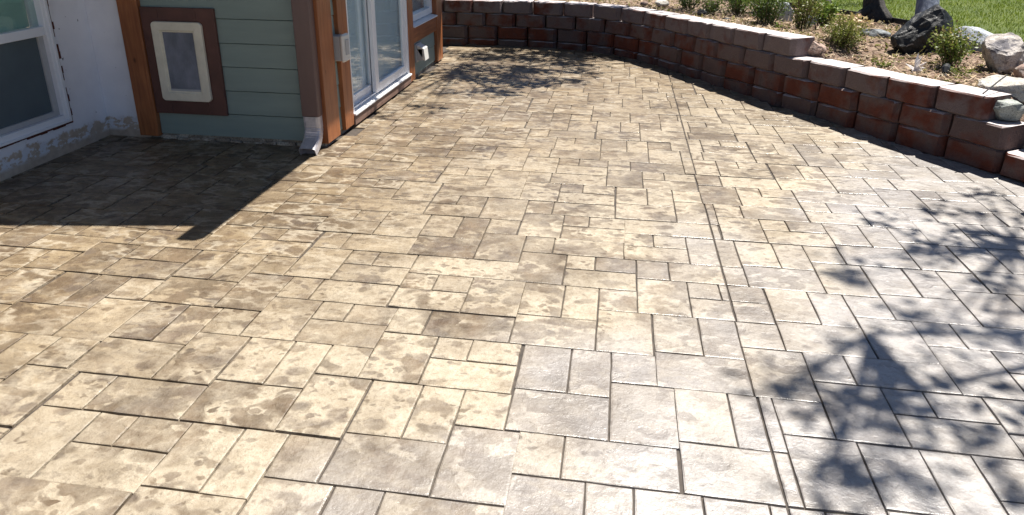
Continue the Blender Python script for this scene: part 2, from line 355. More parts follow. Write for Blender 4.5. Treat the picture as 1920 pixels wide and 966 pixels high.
# retaining-wall front line (left to right)
WALL_PTS = [(-4.0, 9.20), (-2.9, 9.20), (-2.1, 9.20), (-1.34, 9.20), (-0.93, 9.15), (-0.56, 9.07), (-0.24, 8.95), (0.02, 8.77), (0.26, 8.50), (0.48, 8.20),
            (0.69, 7.87), (0.90, 7.50), (1.10, 7.14), (1.32, 6.80), (1.52, 6.48), (1.86, 5.96), (2.05, 5.62), (2.26, 5.31), (2.47, 4.99), (2.80, 4.48), (3.15, 3.9)]
class Path:
    def __init__(s, pts):
        P = [np.array(p, float) for p in pts]; out = []
        for i in range(len(P) - 1):
            p0 = P[max(i - 1, 0)]; p1 = P[i]; p2 = P[i + 1]; p3 = P[min(i + 2, len(P) - 1)]
            for k in range(12):
                t = k / 12
                out.append(0.5 * ((2 * p1) + (-p0 + p2) * t + (2 * p0 - 5 * p1 + 4 * p2 - p3) * t * t + (-p0 + 3 * p1 - 3 * p2 + p3) * t ** 3))
        out.append(P[-1]); s.p = np.array(out)
        s.s = np.concatenate([[0], np.cumsum(np.linalg.norm(np.diff(s.p, axis=0), axis=1))])
    def at(s, q): return np.array([np.interp(q, s.s, s.p[:, 0]), np.interp(q, s.s, s.p[:, 1])])
    def nearest(s, x, y):
        d = (s.p[:, 0] - x) ** 2 + (s.p[:, 1] - y) ** 2; i = int(d.argmin()); return s.s[i], i
    def side(s, x, y):
        """signed distance: >0 on the garden side"""
        i = s.nearest(x, y)[1]; i0 = max(i - 1, 0); i1 = min(i + 1, len(s.p) - 1)
        t = s.p[i1] - s.p[i0]; t = t / np.linalg.norm(t); d = np.array([x, y]) - s.p[i]
        return t[0] * d[1] - t[1] * d[0]
WP = Path(WALL_PTS)
def wall_off(x): return 0.085 * min(1.0, max(0.0, (x - 0.6) / 2.0))

# ------------------------------------------------------------------ patio
patio = mesh_obj('patio', [(-3.9, -0.6, -0.0090), (4.0, -0.6, -0.0090), (4.0, 3.4, -0.0090), (3.2, 4.1, -0.0090), (2.4, 5.4, -0.0090), (1.3, 7.1, -0.0090), (0.5, 8.5, -0.0090), (-0.2, 9.15, -0.0090), (-1.0, 9.4, -0.0090), (-4.0, 9.4, -0.0090), (-4.0, 4.6, -0.0090)],
                 [tuple(range(11))], JOINT)
tag(patio, 'tan stamped concrete patio in an ashlar slate pattern', kind='structure')
MATS = {1: [(0, 0, .19, .28), (.19, 0, .345, .283), (.345, 0, .517, .19), (0, .281, .345, .505), (.345, .19, .575, .505)],
        2: [(0, 0, .155, .19), (.155, 0, .517, .19), (0, .19, .232, .505), (.232, .19, .375, .335), (.375, .19, .575, .335), (.232, .335, .575, .505)],
        3: [(0, 0, .517, .19), (0, .19, .155, .34), (.155, .19, .325, .34), (0, .34, .325, .505), (.325, .19, .575, .505)]}
TYPES = {(0, 0): 1, (0, 1): 1, (1, 0): 1, (1, 1): 1, (2, -1): 1, (2, -2): 1, (-3, 2): 1, (-4, 2): 1, (0, -1): 2, (0, -2): 2, (-1, 0): 3, (-1, 1): 2, (-1, 2): 1,
         (0, 2): 2, (1, 2): 1, (1, -1): 2, (1, -2): 3, (2, 0): 2, (2, 1): 1, (3, -1): 2, (3, -2): 1, (2, -3): 2, (3, -3): 1, (-1, -1): 1, (-2, 0): 2, (-2, 1): 2,
         (-2, 2): 1, (-2, 3): 1, (-3, 1): 1, (-4, 1): 2, (-3, 3): 2, (-4, 3): 1, (-3, 0): 2}
CUT_X = 0.565
FW_, RT_, DN_ = np.array(FW), np.array(RT), np.array(DN)
def depth_of(x, y, z=0.0): return float(np.dot(FW_, np.array([x, y, z - 1.6])))
stones = []
srand = random.Random(11)
for i in range(-9, 9):
    for j in range(-22, 9):
        x0 = -0.363 + 0.575 * i + 0.058 * j; ytop = 2.88 - 0.19 * i - 0.505 * j
        if not (-5 < x0 < 4.5 and -1 < ytop < 10.2): continue
        ty = TYPES.get((i, j)) or srand.choice((1, 2, 1, 2, 3))
        jx, jy = srand.uniform(-.006, .006), srand.uniform(-.005, .005)
        for (a, b, c, d) in MATS[ty]:
            r = [x0 + a + jx, ytop - d + jy, x0 + c + jx, ytop - b + jy]
            rs = [[r[0], r[1], CUT_X - .0015, r[3]], [CUT_X + .0015, r[1], r[2], r[3]]] if r[0] < CUT_X - .02 and r[2] > CUT_X + .02 else [r]
            for q in rs:
                cx, cy = (q[0] + q[2]) / 2, (q[1] + q[3]) / 2
                if cy < -0.5 or cx < -4.1 or cx > 3.9: continue
                if cx < -2.11 and q[1] > 4.65: continue
                if q[2] < -3.83: continue
                if WP.side(cx, cy) > 0.12 or (cx < -1 and cy > 9.3): continue
                dep = depth_of(cx, cy); area = (q[2] - q[0]) * (q[3] - q[1])
                if dep < 0.4: continue
                px = 960 + 1311.5 * float(np.dot(RT_, [cx, cy, -1.6])) / dep
                py = 327 + 1311.5 * float(np.dot(DN_, [cx, cy, -1.6])) / dep
                vis = -80 < px < 2000 and -50 < py < 1050
                stones.append((area / dep ** 3 if vis else area / dep ** 3 * 0.01, q))
stones.sort(key=lambda t: -t[0])
def stone_mesh(q, R):
    """12-sided slab: jagged outline, chamfered edge, slightly tilted top; local to its centre"""
    x0, y0, x1, y1 = q; cx, cy = (x0 + x1) / 2, (y0 + y1) / 2; w2, h2 = (x1 - x0) / 2, (y1 - y0) / 2
    g = 0.0017; j = 0.0014
    base = []
    for k in range(4):
        a = [(-1, -1), (1, -1), (1, 1), (-1, 1)][k]; b = [(-1, -1), (1, -1), (1, 1), (-1, 1)][(k + 1) % 4]
        along = w2 if k % 2 == 0 else h2
        for t in ((0.0, R.uniform(.25, .4), R.uniform(.6, .75)) if along >= max(w2, h2) - 1e-6 else (0.0, R.uniform(.4, .6))):
            base.append(((a[0] + (b[0] - a[0]) * t) * (w2 - g) + R.uniform(-j, j), (a[1] + (b[1] - a[1]) * t) * (h2 - g) + R.uniform(-j, j)))
    n = len(base)
    dz = R.uniform(-.0012, .0012); tx, ty = R.uniform(-.004, .004), R.uniform(-.004, .004)
    vs = []
    for (x, y) in base: vs.append((x, y, -0.0098))
    for (x, y) in base:
        c = R.uniform(.0014, .0026)
        X, Y = x * (1 - c / w2), y * (1 - c / h2); vs.append((X, Y, dz + tx * X + ty * Y - R.uniform(.0010, .0021)))
    for (x, y) in base:
        c = R.uniform(.004, .009)
        X, Y = x * (1 - c / w2), y * (1 - c / h2); vs.append((X, Y, dz + tx * X + ty * Y))
    vs.append((0, 0, dz))
    fs = [(i + o, (i + 1) % n + o, n + (i + 1) % n + o, n + i + o) for o in (0, n) for i in range(n)] + [(2 * n + i, 2 * n + (i + 1) % n, 3 * n) for i in range(n)]
    return vs, fs, (cx, cy)
R = random.Random(3)
fv, ff, fr = [], [], []
for k, (_, q) in enumerate(stones):
    vs, fs, c = stone_mesh(q, R); rv = R.random()
    if k < 300:
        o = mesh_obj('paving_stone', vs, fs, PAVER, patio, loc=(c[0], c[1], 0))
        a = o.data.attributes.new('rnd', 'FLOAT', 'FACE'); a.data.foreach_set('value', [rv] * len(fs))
    else:
        n = len(fv); fv += [(x + c[0], y + c[1], z) for x, y, z in vs]; ff += [tuple(i + n for i in f) for f in fs]; fr += [rv] * len(fs)
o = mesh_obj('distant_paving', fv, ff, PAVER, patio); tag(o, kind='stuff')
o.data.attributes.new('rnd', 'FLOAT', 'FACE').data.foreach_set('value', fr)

# ------------------------------------------------------------------ retaining wall
wall = thing('retaining_wall', 'low curved retaining wall of red-brown concrete blocks round the patio', 'retaining wall', (0, 8.6, 0))
BH = 0.167
def block_mesh(R):
    """split-face wall block: rough rounded front, tapered back; x along, y = depth (front at 0), z up"""
    L, D, H = 0.396, 0.25, BH - 0.004
    nx, nz = 5, 3; vs = []; fs = []
    xs = [-L / 2, -L / 2 + .030, -0.06, 0.06, L / 2 - .030, L / 2]; zs = [0, .016, H - .011, H]
    for iz, z in enumerate(zs):
        for ix, x in enumerate(xs):
            y = R.uniform(-.007, .007)
            if ix in (0, 5): y = .040 + R.uniform(-.006, .006)
            if iz == 0: y += .018
            if iz == 3: y += .012
            vs.append((x + (R.uniform(-.01, .01) if 0 < ix < 5 else 0), y, z))
    for iz in range(3):
        for ix in range(5):
            a = iz * 6 + ix; fs.append((a, a + 1, a + 7, a + 6))
    n = len(vs)
    vs += [(-L / 2 + .012, D, 0), (L / 2 - .012, D, 0), (L / 2 - .012, D, H), (-L / 2 + .012, D, H)]
    fs += [(n, n + 3, n + 2, n + 1)]
    fs += [tuple([18 + i for i in range(6)] + [n + 2, n + 3]), tuple([i for i in range(5, -1, -1)] + [n, n + 1])]
    fs += [(0, 6, 12, 18, n + 3, n), (5, n + 1, n + 2, 23, 17, 11)]
    return vs, fs
R = random.Random(5); bmeshes = []
for k in range(7):
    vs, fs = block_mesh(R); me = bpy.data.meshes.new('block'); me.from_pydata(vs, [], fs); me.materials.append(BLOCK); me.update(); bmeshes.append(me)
s_c4_end = WP.nearest(1.52, 6.48)[0]; s_c3_end = WP.nearest(2.47, 4.99)[0]
PITCH = 0.399
ends = {4: s_c4_end, 3: s_c3_end, 2: s_c3_end + 0.16, 1: s_c3_end + 0.16 + 0.2 + 0.2}
for c in (1, 2, 3, 4):
    s1 = ends[c]
    while s1 > 0.9:
        s0 = s1 - PITCH
        a = WP.at(s0); b = WP.at(s1); m = (a + b) / 2
        za = 0.085 - BH + BH * (c - 1) + wall_off(a[0]); zb = 0.085 - BH + BH * (c - 1) + wall_off(b[0])
        t = Vector((b[0] - a[0], b[1] - a[1], zb - za)); t.normalize()
        nrm = Vector((-t.y, t.x, 0)).normalized(); up = t.cross(nrm)
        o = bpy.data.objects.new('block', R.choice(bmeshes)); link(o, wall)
        setb = 0.004 * (c - 1) + R.uniform(-.004, .004)
        loc = Vector((m[0], m[1], (za + zb) / 2)) + nrm * setb - Vector(wall.location)
        rot = Matrix((t, nrm, up)).transposed().to_4x4()
        o.matrix_local = Matrix.Translation(loc) @ rot @ Matrix.Rotation(-.045 + R.uniform(-.015, .015), 4, 'Z')
        s1 = s0

# ------------------------------------------------------------------ planting bed, lawn
LAWN_EDGE = [(3.6, 2.5), (3.55, 5.2), (3.44, 6.45), (3.44, 6.95), (3.50, 7.55), (3.36, 8.2), (3.0, 8.95), (2.6, 9.7), (1.9, 10.5), (0.6, 11.2), (-4, 12)]
def bed_top(s):
    x = WP.at(min(s, WP.s[-1]))[0]
    t4 = 0.586 + wall_off(x) - 0.035; t3 = 0.419 + wall_off(x) - 0.03
    f = min(1, max(0, (s - s_c4_end + .05) / 0.25)); return t4 * (1 - f) + t3 * f
def bed_z(x, y):
    s, i = WP.nearest(x, y); d = WP.side(x, y)
    f = min(1, max(0, (d - .25) / 1.3)); z = bed_top(s) * (1 - f) + 0.50 * f
    return z + 0.018 * mnoise.noise((x * 3.1, y * 3.1, 0)) * min(1, max(0, d - .2) * 4) + 0.008 * mnoise.noise((x * 11, y * 11, 4))
vs, fs = [], []
ss = np.linspace(0.0, WP.s[-1], 90); ts = [0.17, 0.24, 0.32, 0.42, 0.55, 0.7, 0.9, 1.1, 1.35, 1.6, 1.9, 2.3, 2.8]
for s in ss:
    p = WP.at(s); q0 = WP.at(max(0, s - .3)); q1 = WP.at(min(WP.s[-1], s + .3)); t = (q1 - q0) / np.linalg.norm(q1 - q0); nn = np.array([-t[1], t[0]])
    dend = WP.s[-1] - s
    for k, tt in enumerate(ts):
        x, y = p + nn * tt; z = bed_z(x, y)
        if s > s_c3_end - .1 and tt < .6: z = min(z, 0.36 - 0.9 * (s - s_c3_end) + 0.4 * (tt - .17))
        z = max(z, -.1)
        if k == 0: z = -0.12
        vs.append((x, y, z))
nt_ = len(ts)
for i in range(len(ss) - 1):
    for k in range(nt_ - 1):
        a = i * nt_ + k; fs.append((a, a + nt_, a + nt_ + 1, a + 1))
bed = mesh_obj('planting_bed', vs, fs, SOIL, smooth=True); tag(bed, kind='structure')

def mat_lawn():
    M = Mt('lawn_turf'); v = M.pos()
    col = M.ramp(M.noise(v, 2.2, 5, 0.6), (0.3, (0.060, 0.095, 0.010)), (0.7, (0.125, 0.160, 0.020)))
    col = M.mix(M.ramp(M.noise(v, 90, 3, 0.7), (0.35, 0.7), (0.5, 0.0)), col, (0.02, 0.04, 0.006))
    M.p(Base_Color=col, Roughness=0.8, Normal=M.bump(M.noise(v, 70, 4, 0.7), 1.0, 0.03), Specular_IOR_Level=0.3)
    return M.m
TURF = mat_lawn()
LZ = 0.535
poly = LAWN_EDGE + [(-400, 14), (-400, 500), (500, 500), (500, -60), (3.6, -60)]
lawn = plane_sheet('lawn', poly[::-1], LZ, TURF)
bank = MB()
for a, b in zip([(3.6, -60)] + LAWN_EDGE[:-1], LAWN_EDGE):
    bank.add([(a[0], a[1], LZ - .002), (b[0], b[1], LZ - .002), (b[0], b[1], -.13), (a[0], a[1], -.13)], [(0, 1, 2, 3)])
tag(bank.build('earth_bank', SOIL), kind='structure')
# steel edging along the lawn
ed = MB()
for a, b in zip(LAWN_EDGE[1:-1], LAWN_EDGE[2:]):
    a = Vector((*a, 0)); b = Vector((*b, 0)); d = (b - a).normalized(); nn = Vector((-d.y, d.x, 0)) * .006
    vs = [a - nn, b - nn, b + nn, a + nn]
    ed.add([(*v.xy, 0.46) for v in vs] + [(*v.xy, LZ + .022) for v in vs], [(0, 1, 2, 3), (4, 7, 6, 5), (0, 4, 5, 1), (1, 5, 6, 2), (2, 6, 7, 3), (3, 7, 4, 0)])
edge = ed.build('lawn_edging', mat_simple('dark_edging', (0.03, 0.028, 0.026), 0.6))
tag(edge, 'thin dark strip edging between the lawn and the rock bed', 'edging')

def scatter_mesh(name, V, F, rnd, mat, parent=None, kind=None):
    """V (n,k,3) polygons with k corners each, one 'rnd' value per polygon"""
    n, k, _ = V.shape
    me = bpy.data.meshes.new(name)
    me.vertices.add(n * k); me.vertices.foreach_set('co', V.reshape(-1).astype(np.float32))
    me.loops.add(n * k); me.loops.foreach_set('vertex_index', np.arange(n * k, dtype=np.int32))
    me.polygons.add(n); me.polygons.foreach_set('loop_start', np.arange(0, n * k, k, dtype=np.int32))
    me.update(calc_edges=True)
    me.attributes.new('rnd', 'FLOAT', 'FACE').data.foreach_set('value', rnd.astype(np.float32))
    me.materials.append(mat)
    o = bpy.data.objects.new(name, me); link(o, parent)
    if kind: o['kind'] = kind
    return o
def inside_lawn(x, y):
    ex = np.interp(y, [2.5, 5.2, 6.45, 6.95, 7.55, 8.2, 8.95, 9.7, 10.5, 11.2, 12], [3.6, 3.55, 3.44, 3.44, 3.50, 3.36, 3.0, 2.6, 1.9, .6, -4])
    return x > ex + .01
GRASS = mat_leaf('grass_blades', (0.10, 0.155, 0.010), (0.23, 0.28, 0.025), (0.40, 0.39, 0.10))
n = 170000
gx = rng.uniform(0.6, 13.0, n); gy = rng.uniform(3.0, 19.0, n)
keep = inside_lawn(gx, gy) & (rng.random(n) < np.clip(1.25 - np.maximum((gy - 8) / 11, (gx - 6.5) / 6.5), 0, 1)); gx, gy = gx[keep], gy[keep]; n = len(gx)
ang = rng.uniform(0, 2 * np.pi, n); hh = rng.uniform(.018, .045, n); ww = rng.uniform(.003, .006, n); lean = rng.uniform(.1, .9, n) * hh; la = rng.uniform(0, 2 * np.pi, n)
V = np.zeros((n, 4, 3)); b = np.stack([gx, gy, np.full(n, LZ - .003)], 1); dx = np.stack([np.cos(ang) * ww, np.sin(ang) * ww, 0 * ww], 1)
tip = b + np.stack([np.cos(la) * lean, np.sin(la) * lean, hh], 1); mid = b * .45 + tip * .55 + np.stack([0 * hh, 0 * hh, hh * .12], 1)
V[:, 0] = b - dx; V[:, 1] = b + dx; V[:, 2] = mid + dx * .7; V[:, 3] = tip
tag(scatter_mesh('lawn_grass', V, None, np.clip(rng.normal(.42, .2, n), 0, 1), GRASS), 'short bright green grass of the lawn behind the rocks', 'grass', kind='stuff')

# bark mulch and litter on the bed
MULCH = mat_leaf('bark_chips', (0.055, 0.028, 0.018), (0.20, 0.115, 0.07), (0.50, 0.39, 0.27), 0.85)
pts = []
RR = random.Random(9)
while len(pts) < 11000:
    s = RR.uniform(2.5, WP.s[-1] - .25); t = 0.26 + RR.random() ** 1.2 * 2.0
    p = WP.at(s); q1 = WP.at(min(WP.s[-1], s + .2)); q0 = WP.at(max(0, s - .2)); tt = (q1 - q0) / np.linalg.norm(q1 - q0)
    x, y = p + np.array([-tt[1], tt[0]]) * t
    if inside_lawn(x, y): continue
    if s > s_c3_end - .1 and t < .62: continue
    pts.append((x, y, bed_z(x, y)))
P = np.array(pts); n = len(P)
ang = rng.uniform(0, 2 * np.pi, n); ln = rng.uniform(.008, .034, n); wd = ln * rng.uniform(.15, .5, n); pit = rng.normal(0, .35, n); rol = rng.normal(0, .35, n)
a = np.stack([np.cos(ang), np.sin(ang), np.tan(pit) * .8], 1) * ln[:, None]; c = np.stack([-np.sin(ang), np.cos(ang), np.tan(rol) * .8], 1) * wd[:, None]
P = P + np.array([0, 0, .008]) + np.stack([0 * ln, 0 * ln, rng.uniform(0, .012, n)], 1)
V = np.stack([P - a - c * .6, P + a * .8 - c, P + a + c * .7, P - a * .7 + c], 1)
tag(scatter_mesh('bark_mulch', V, None, rng.random(n), MULCH), 'brown bark chips and dry leaf litter covering the planting bed', 'mulch', kind='stuff')

# pale dry straw over the mulch
k = rng.integers(0, len(P), 2600); Q = P[k] + np.array([0, 0, .012]); n = len(Q)
ang = rng.uniform(0, 2 * np.pi, n); ln = rng.uniform(.02, .075, n); el_ = rng.normal(0, .3, n)
a = np.stack([np.cos(ang), np.sin(ang), np.abs(np.tan(el_))], 1) * ln[:, None]; c = np.stack([-np.sin(ang), np.cos(ang), 0 * ang], 1) * .0022
STRAW = mat_leaf('dry_straw', (0.30, 0.20, 0.11), (0.55, 0.44, 0.28), (0.70, 0.62, 0.46), 0.8)
tag(scatter_mesh('dry_straw', np.stack([Q - c, Q + c, Q + a + c * .5, Q + a - c * .5], 1), None, rng.random(n), STRAW), 'pale dry straw lying over the bark mulch', 'straw', kind='stuff')

# ------------------------------------------------------------------ rocks
def rock(name, label, loc, size, mat, seed, rot=0.0, group=None, facets=11, bury=.12, rough=.05, keep=(0.62, 0.95), cat='rock', sub=4):
    R = random.Random(seed)
    bm = bmesh.new(); bmesh.ops.create_icosphere(bm, subdivisions=sub, radius=1.0)
    planes = []
    for k in range(facets):
        z = R.uniform(-.5, 1); a = R.uniform(0, 6.283); r = math.sqrt(max(0, 1 - z * z))
        planes.append((Vector((r * math.cos(a), r * math.sin(a), z)), R.uniform(*keep)))
    o3 = Vector((R.uniform(0, 50), R.uniform(0, 50), R.uniform(0, 50)))
    for v in bm.verts:
        p = v.co.copy()
        for nn, d in planes:
            e = p.dot(nn) - d
            if e > 0: p -= nn * e
        p += p.normalized() * (rough * mnoise.noise(p * 2.3 + o3) + rough * .6 * mnoise.noise(p * 6 + o3) + rough * .3 * mnoise.noise(p * 14 + o3))
        p.x *= size[0] / 2; p.y *= size[1] / 2; p.z = (p.z + 1 - 2 * bury) * size[2] / 2 / (1 - bury)
        v.co = p
    me = bpy.data.meshes.new(name); bm.to_mesh(me); bm.free(); me.materials.append(mat)
    o = bpy.data.objects.new(name, me); o.location = loc; o.rotation_euler = (0, 0, rot); link(o)
    return tag(o, label, cat, group)
RK_RED = mat_rock('reddish_granite', (0.22, 0.145, 0.115), (0.34, 0.245, 0.20), (0.42, 0.37, 0.33), 8, (0.52, 0.68))
RK_BLACK = mat_rock('dark_basalt', (0.009, 0.0095, 0.010), (0.024, 0.025, 0.026), (0.30, 0.30, 0.32), 5, (0.67, 0.71), 0.5)
RK_BLUE = mat_rock('blue_grey_schist', (0.27, 0.30, 0.33), (0.45, 0.48, 0.52), (0.56, 0.57, 0.57), 7, (0.5, 0.7))
RK_WHITE = mat_rock('white_quartz_rock', (0.26, 0.23, 0.21), (0.55, 0.51, 0.47), (0.11, 0.105, 0.12), 8, (0.54, 0.62))
RK_TAN = mat_rock('tan_speckled_rock', (0.36, 0.33, 0.29), (0.56, 0.53, 0.48), (0.36, 0.24, 0.17), 8, (0.60, 0.70))
RK_GREEN = mat_rock('green_grey_slate', (0.20, 0.22, 0.20), (0.36, 0.385, 0.355), (0.42, 0.42, 0.37), 6, (0.5, 0.7))
RK_SPECK = mat_rock('speckled_dark_rock', (0.11, 0.125, 0.13), (0.27, 0.29, 0.30), (0.05, 0.055, 0.065), 15, (0.50, 0.58))
RK_PALE = mat_rock('pale_pebble', (0.50, 0.48, 0.47), (0.66, 0.64, 0.62), (0.42, 0.40, 0.39), 10)
G_R = 'rocks set in the planting bed'
rock('rock', 'squat reddish-brown rock on the wall cap beside the stepped end of the top course', (1.745, 6.62, 0.455), (0.22, 0.16, 0.135), RK_RED, 1, -0.9, G_R, keep=(.72, .95), bury=.05)
rock('boulder', 'large black boulder with a few white flecks, highest rock in the bed', (2.70, 6.85, 0.46), (0.54, 0.44, 0.45), RK_BLACK, 41, 0.4, G_R, keep=(.45, .9), facets=10, rough=.09)
rock('rock', 'small pale grey rock tucked behind the black boulder', (3.14, 7.45, 0.49), (0.22, 0.2, 0.17), RK_BLUE, 3, 0.2, G_R)
rock('rock', 'long smooth blue-grey rock between the black boulder and the white boulder', (3.17, 6.92, 0.47), (0.46, 0.30, 0.26), RK_BLUE, 24, -0.75, G_R, rough=.03)
rock('boulder', 'white and brown angular boulder with dark patches at the lawn edge', (2.98, 6.04, 0.47), (0.38, 0.32, 0.33), RK_WHITE, 47, 0.5, G_R, keep=(.38, .85), facets=8, rough=.10)
rock('rock', 'flat grey rock right of the white boulder along the lawn edging', (3.27, 6.15, 0.48), (0.30, 0.22, 0.12), RK_BLUE, 31, 0.3, G_R)
rock('rock', 'rusty reddish rock at the right edge above the tan boulder', (3.08, 5.72, 0.45), (0.30, 0.22, 0.16), RK_RED, 12, 0.5, G_R)
rock('boulder', 'pale tan speckled rock with a rusty hollow behind the end of the wall cap', (2.78, 5.33, 0.40), (0.44, 0.36, 0.19), RK_TAN, 17, -0.5, G_R, rough=.06)
rock('rock', 'flat grey-green slab rock resting on the stepped wall end', (2.635, 5.06, 0.335), (0.30, 0.24, 0.15), RK_GREEN, 8, -0.6, G_R, keep=(.6, .85), bury=.03)
rock('rock', 'dark speckled rock standing at the wall end below the slab rock', (2.86, 4.99, 0.16), (0.26, 0.24, 0.37), RK_SPECK, 19, 0.2, G_R, keep=(.45, .85), rough=.08)
rock('pebble', 'small white pebble wedged on the lowest wall step', (2.705, 5.02, 0.165), (0.07, 0.05, 0.06), RK_PALE, 6, 0.3, G_R, sub=3, bury=.05)
rock('rock', 'dark green-grey rock lying on the patio at the right edge of the photo', (2.475, 4.16, -0.01), (0.14, 0.18, 0.20), RK_SPECK, 21, 0.4, G_R)
rock('rock', 'angular pale rock between the white boulder and the tan boulder', (3.02, 5.52, 0.44), (0.20, 0.17, 0.13), RK_WHITE, 51, 0.9, G_R, keep=(.5, .85))
rock('rock', 'small tan rock chip on the soil in front of the white boulder', (2.74, 5.66, 0.445), (0.10, 0.07, 0.05), RK_TAN, 52, 0.3, G_R, sub=3)
rock('rock', 'blue-grey rock wedged under the slab rock behind the wall step', (2.84, 5.25, 0.22), (0.26, 0.22, 0.22), RK_BLUE, 53, 0.7, G_R, keep=(.5, .85))
rock('rock', 'dark jagged rock at the right edge under the speckled rock', (2.90, 4.72, 0.0), (0.26, 0.24, 0.22), RK_BLACK, 54, 0.7, G_R, keep=(.5, .85))
rock('rock', 'flat dark slate slab in the shade left of the black boulder', (2.50, 7.45, 0.49), (0.34, 0.26, 0.12), RK_SPECK, 23, -0.4, G_R, keep=(.5, .8))
rock('rock', 'blue-grey rock between the two tall shrubs near the top of the photo', (1.88, 8.55, 0.49), (0.22, 0.2, 0.25), RK_BLUE, 26, 0.1, G_R)
rock('rock', 'small blue-white rock right of the tall twiggy shrub', (2.08, 8.22, 0.49), (0.17, 0.14, 0.14), RK_BLUE, 27, 0.8, G_R, sub=3)
rock('rock', 'small dark stone with a white vein behind the wall top', (0.93, 8.40, 0.535), (0.12, 0.10, 0.10), RK_BLACK, 28, 0.4, G_R, sub=3)
rock('rock', 'low dark stone lying close against the wall cap near the big shrub', (1.16, 8.10, 0.53), (0.17, 0.10, 0.06), RK_BLACK, 29, -0.9, G_R, sub=3)
rock('rock', 'rounded tan stone on the bed at the far bend of the wall', (0.52, 9.35, 0.545), (0.20, 0.14, 0.09), RK_TAN, 30, 0.2, G_R, sub=3)
rock('rock', 'small orange-brown stone left of the tan stone at the far bend', (0.30, 9.28, 0.55), (0.11, 0.08, 0.07), RK_RED, 32, 0.2, G_R, sub=3)

# ------------------------------------------------------------------ shrubs
def leaf_quads(C, size, R_, up=.4):
    n = len(C); d = R_.normal(0, 1, (n, 3)); d[:, 2] = d[:, 2] * .7 + up; d /= np.linalg.norm(d, axis=1)[:, None]
    e = np.cross(d, R_.normal(0, 1, (n, 3))); e /= np.linalg.norm(e, axis=1)[:, None]
    L = (size * R_.uniform(.6, 1.3, n))[:, None]; W = L * .34
    return np.stack([C, C + d * L * .5 + e * W, C + d * L, C + d * L * .5 - e * W], 1)
STEM = mat_simple('twig_bark', (0.13, 0.09, 0.05), 0.8, 0.3, 30)
LEAFS = {'green': mat_leaf('shrub_green', (0.022, 0.05, 0.010), (0.075, 0.125, 0.022), (0.19, 0.23, 0.06)),
         'olive': mat_leaf('shrub_olive', (0.06, 0.075, 0.014), (0.20, 0.20, 0.045), (0.40, 0.34, 0.12)),
         'bright': mat_leaf('shrub_bright', (0.045, 0.095, 0.010), (0.13, 0.22, 0.025), (0.30, 0.34, 0.07)),
         'mixed': mat_leaf('shrub_mixed', (0.05, 0.085, 0.012), (0.16, 0.19, 0.04), (0.40, 0.27, 0.13))}
def shrub(label, loc, w_, h_, kind, seed, n_st=16, n_lf=900, lsz=.022, name='shrub', cat='shrub', group='shrubs in the planting bed', spread=1.0):
    if name == 'shrub': w_ *= 1.18; h_ *= 1.15; n_lf = int(n_lf * 1.5); n_st = int(n_st * 1.3)
    R_ = np.random.default_rng(seed); t = thing(name, label, cat, loc, group)
    stems = MB(); Cs = []
    off = Vector(loc)
    for k in range(n_st):
        a = R_.uniform(0, 6.283); r = math.sqrt(R_.random()) * w_ / 2 * spread; hh = h_ * R_.uniform(.6, 1.05) * (1 - .25 * (r / (w_ / 2)) ** 2)
        p0 = Vector((math.cos(a), math.sin(a), 0)) * r * .25; p2 = Vector((math.cos(a) * r, math.sin(a) * r, hh)); p1 = (p0 + p2) / 2 + Vector((0, 0, hh * .12))
        P = [p0, p1, p2]
        stems.tube([off + p - Vector((0, 0, .01)) for p in P], [.0045, .003, .0015], 5)
        m = int(n_lf / n_st); f = R_.uniform(.12, 1.0, m) ** .8
        q = np.array([list((P[0] * (1 - u) ** 2 + P[1] * 2 * u * (1 - u) + P[2] * u * u)) for u in f]) + R_.normal(0, 1, (m, 3)) * (w_ * .055 + .006)
        q[:, 2] = np.maximum(q[:, 2], .004); Cs.append(q)
    stems.build('stem', STEM, t)
    C = np.concatenate(Cs); V = leaf_quads(C, lsz, R_)
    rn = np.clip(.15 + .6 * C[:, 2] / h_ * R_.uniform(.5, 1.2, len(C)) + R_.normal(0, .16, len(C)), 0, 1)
    scatter_mesh('foliage', V, None, rn, LEAFS[kind], t)
    return t
shrub('dark green shrub behind the wall, leftmost of the large bed shrubs', (1.38, 8.78, 0.51), .36, .34, 'green', 1, 20, 1300)
shrub('large dense green shrub directly behind the wall cap', (1.57, 8.02, 0.50), .44, .46, 'green', 2, 26, 2200)
shrub('tall twiggy olive shrub on the bed left of the reddish rock', (1.86, 7.66, 0.49), .28, .50, 'olive', 3, 22, 1300)
shrub('bright green leafy shrub behind the tall twiggy shrub', (2.20, 8.22, 0.49), .30, .30, 'bright', 4, 18, 900, .03)
shrub('low rounded yellow-green shrub behind the reddish rock', (2.02, 6.80, 0.465), .33, .30, 'olive', 5, 34, 2400, .018)
shrub('straggly yellow and green shrub in front of the blue-grey rock', (2.73, 6.22, 0.475), .36, .30, 'mixed', 6, 22, 1100, .026)
shrub('small green shrub at the far bend near the top edge', (0.86, 9.30, 0.53), .28, .18, 'green', 7, 14, 600)
shrub('pale olive shrub behind the large dense green shrub', (1.72, 9.0, 0.51), .40, .38, 'olive', 8, 20, 1200)
shrub('low dusty green plant just behind the small dark stone', (1.08, 8.75, 0.52), .25, .20, 'green', 10, 14, 600)
shrub('tiny yellow-green sprout on bare soil below the tall twiggy shrub', (1.93, 7.42, 0.485), .09, .07, 'bright', 9, 7, 70, .024, 'sprout', 'sprout', 'sprouts on the bed')
shrub('single upright pale green sprout just behind the wall cap', (1.60, 7.55, 0.505), .05, .10, 'bright', 11, 5, 40, .03, 'sprout', 'sprout', 'sprouts on the bed')
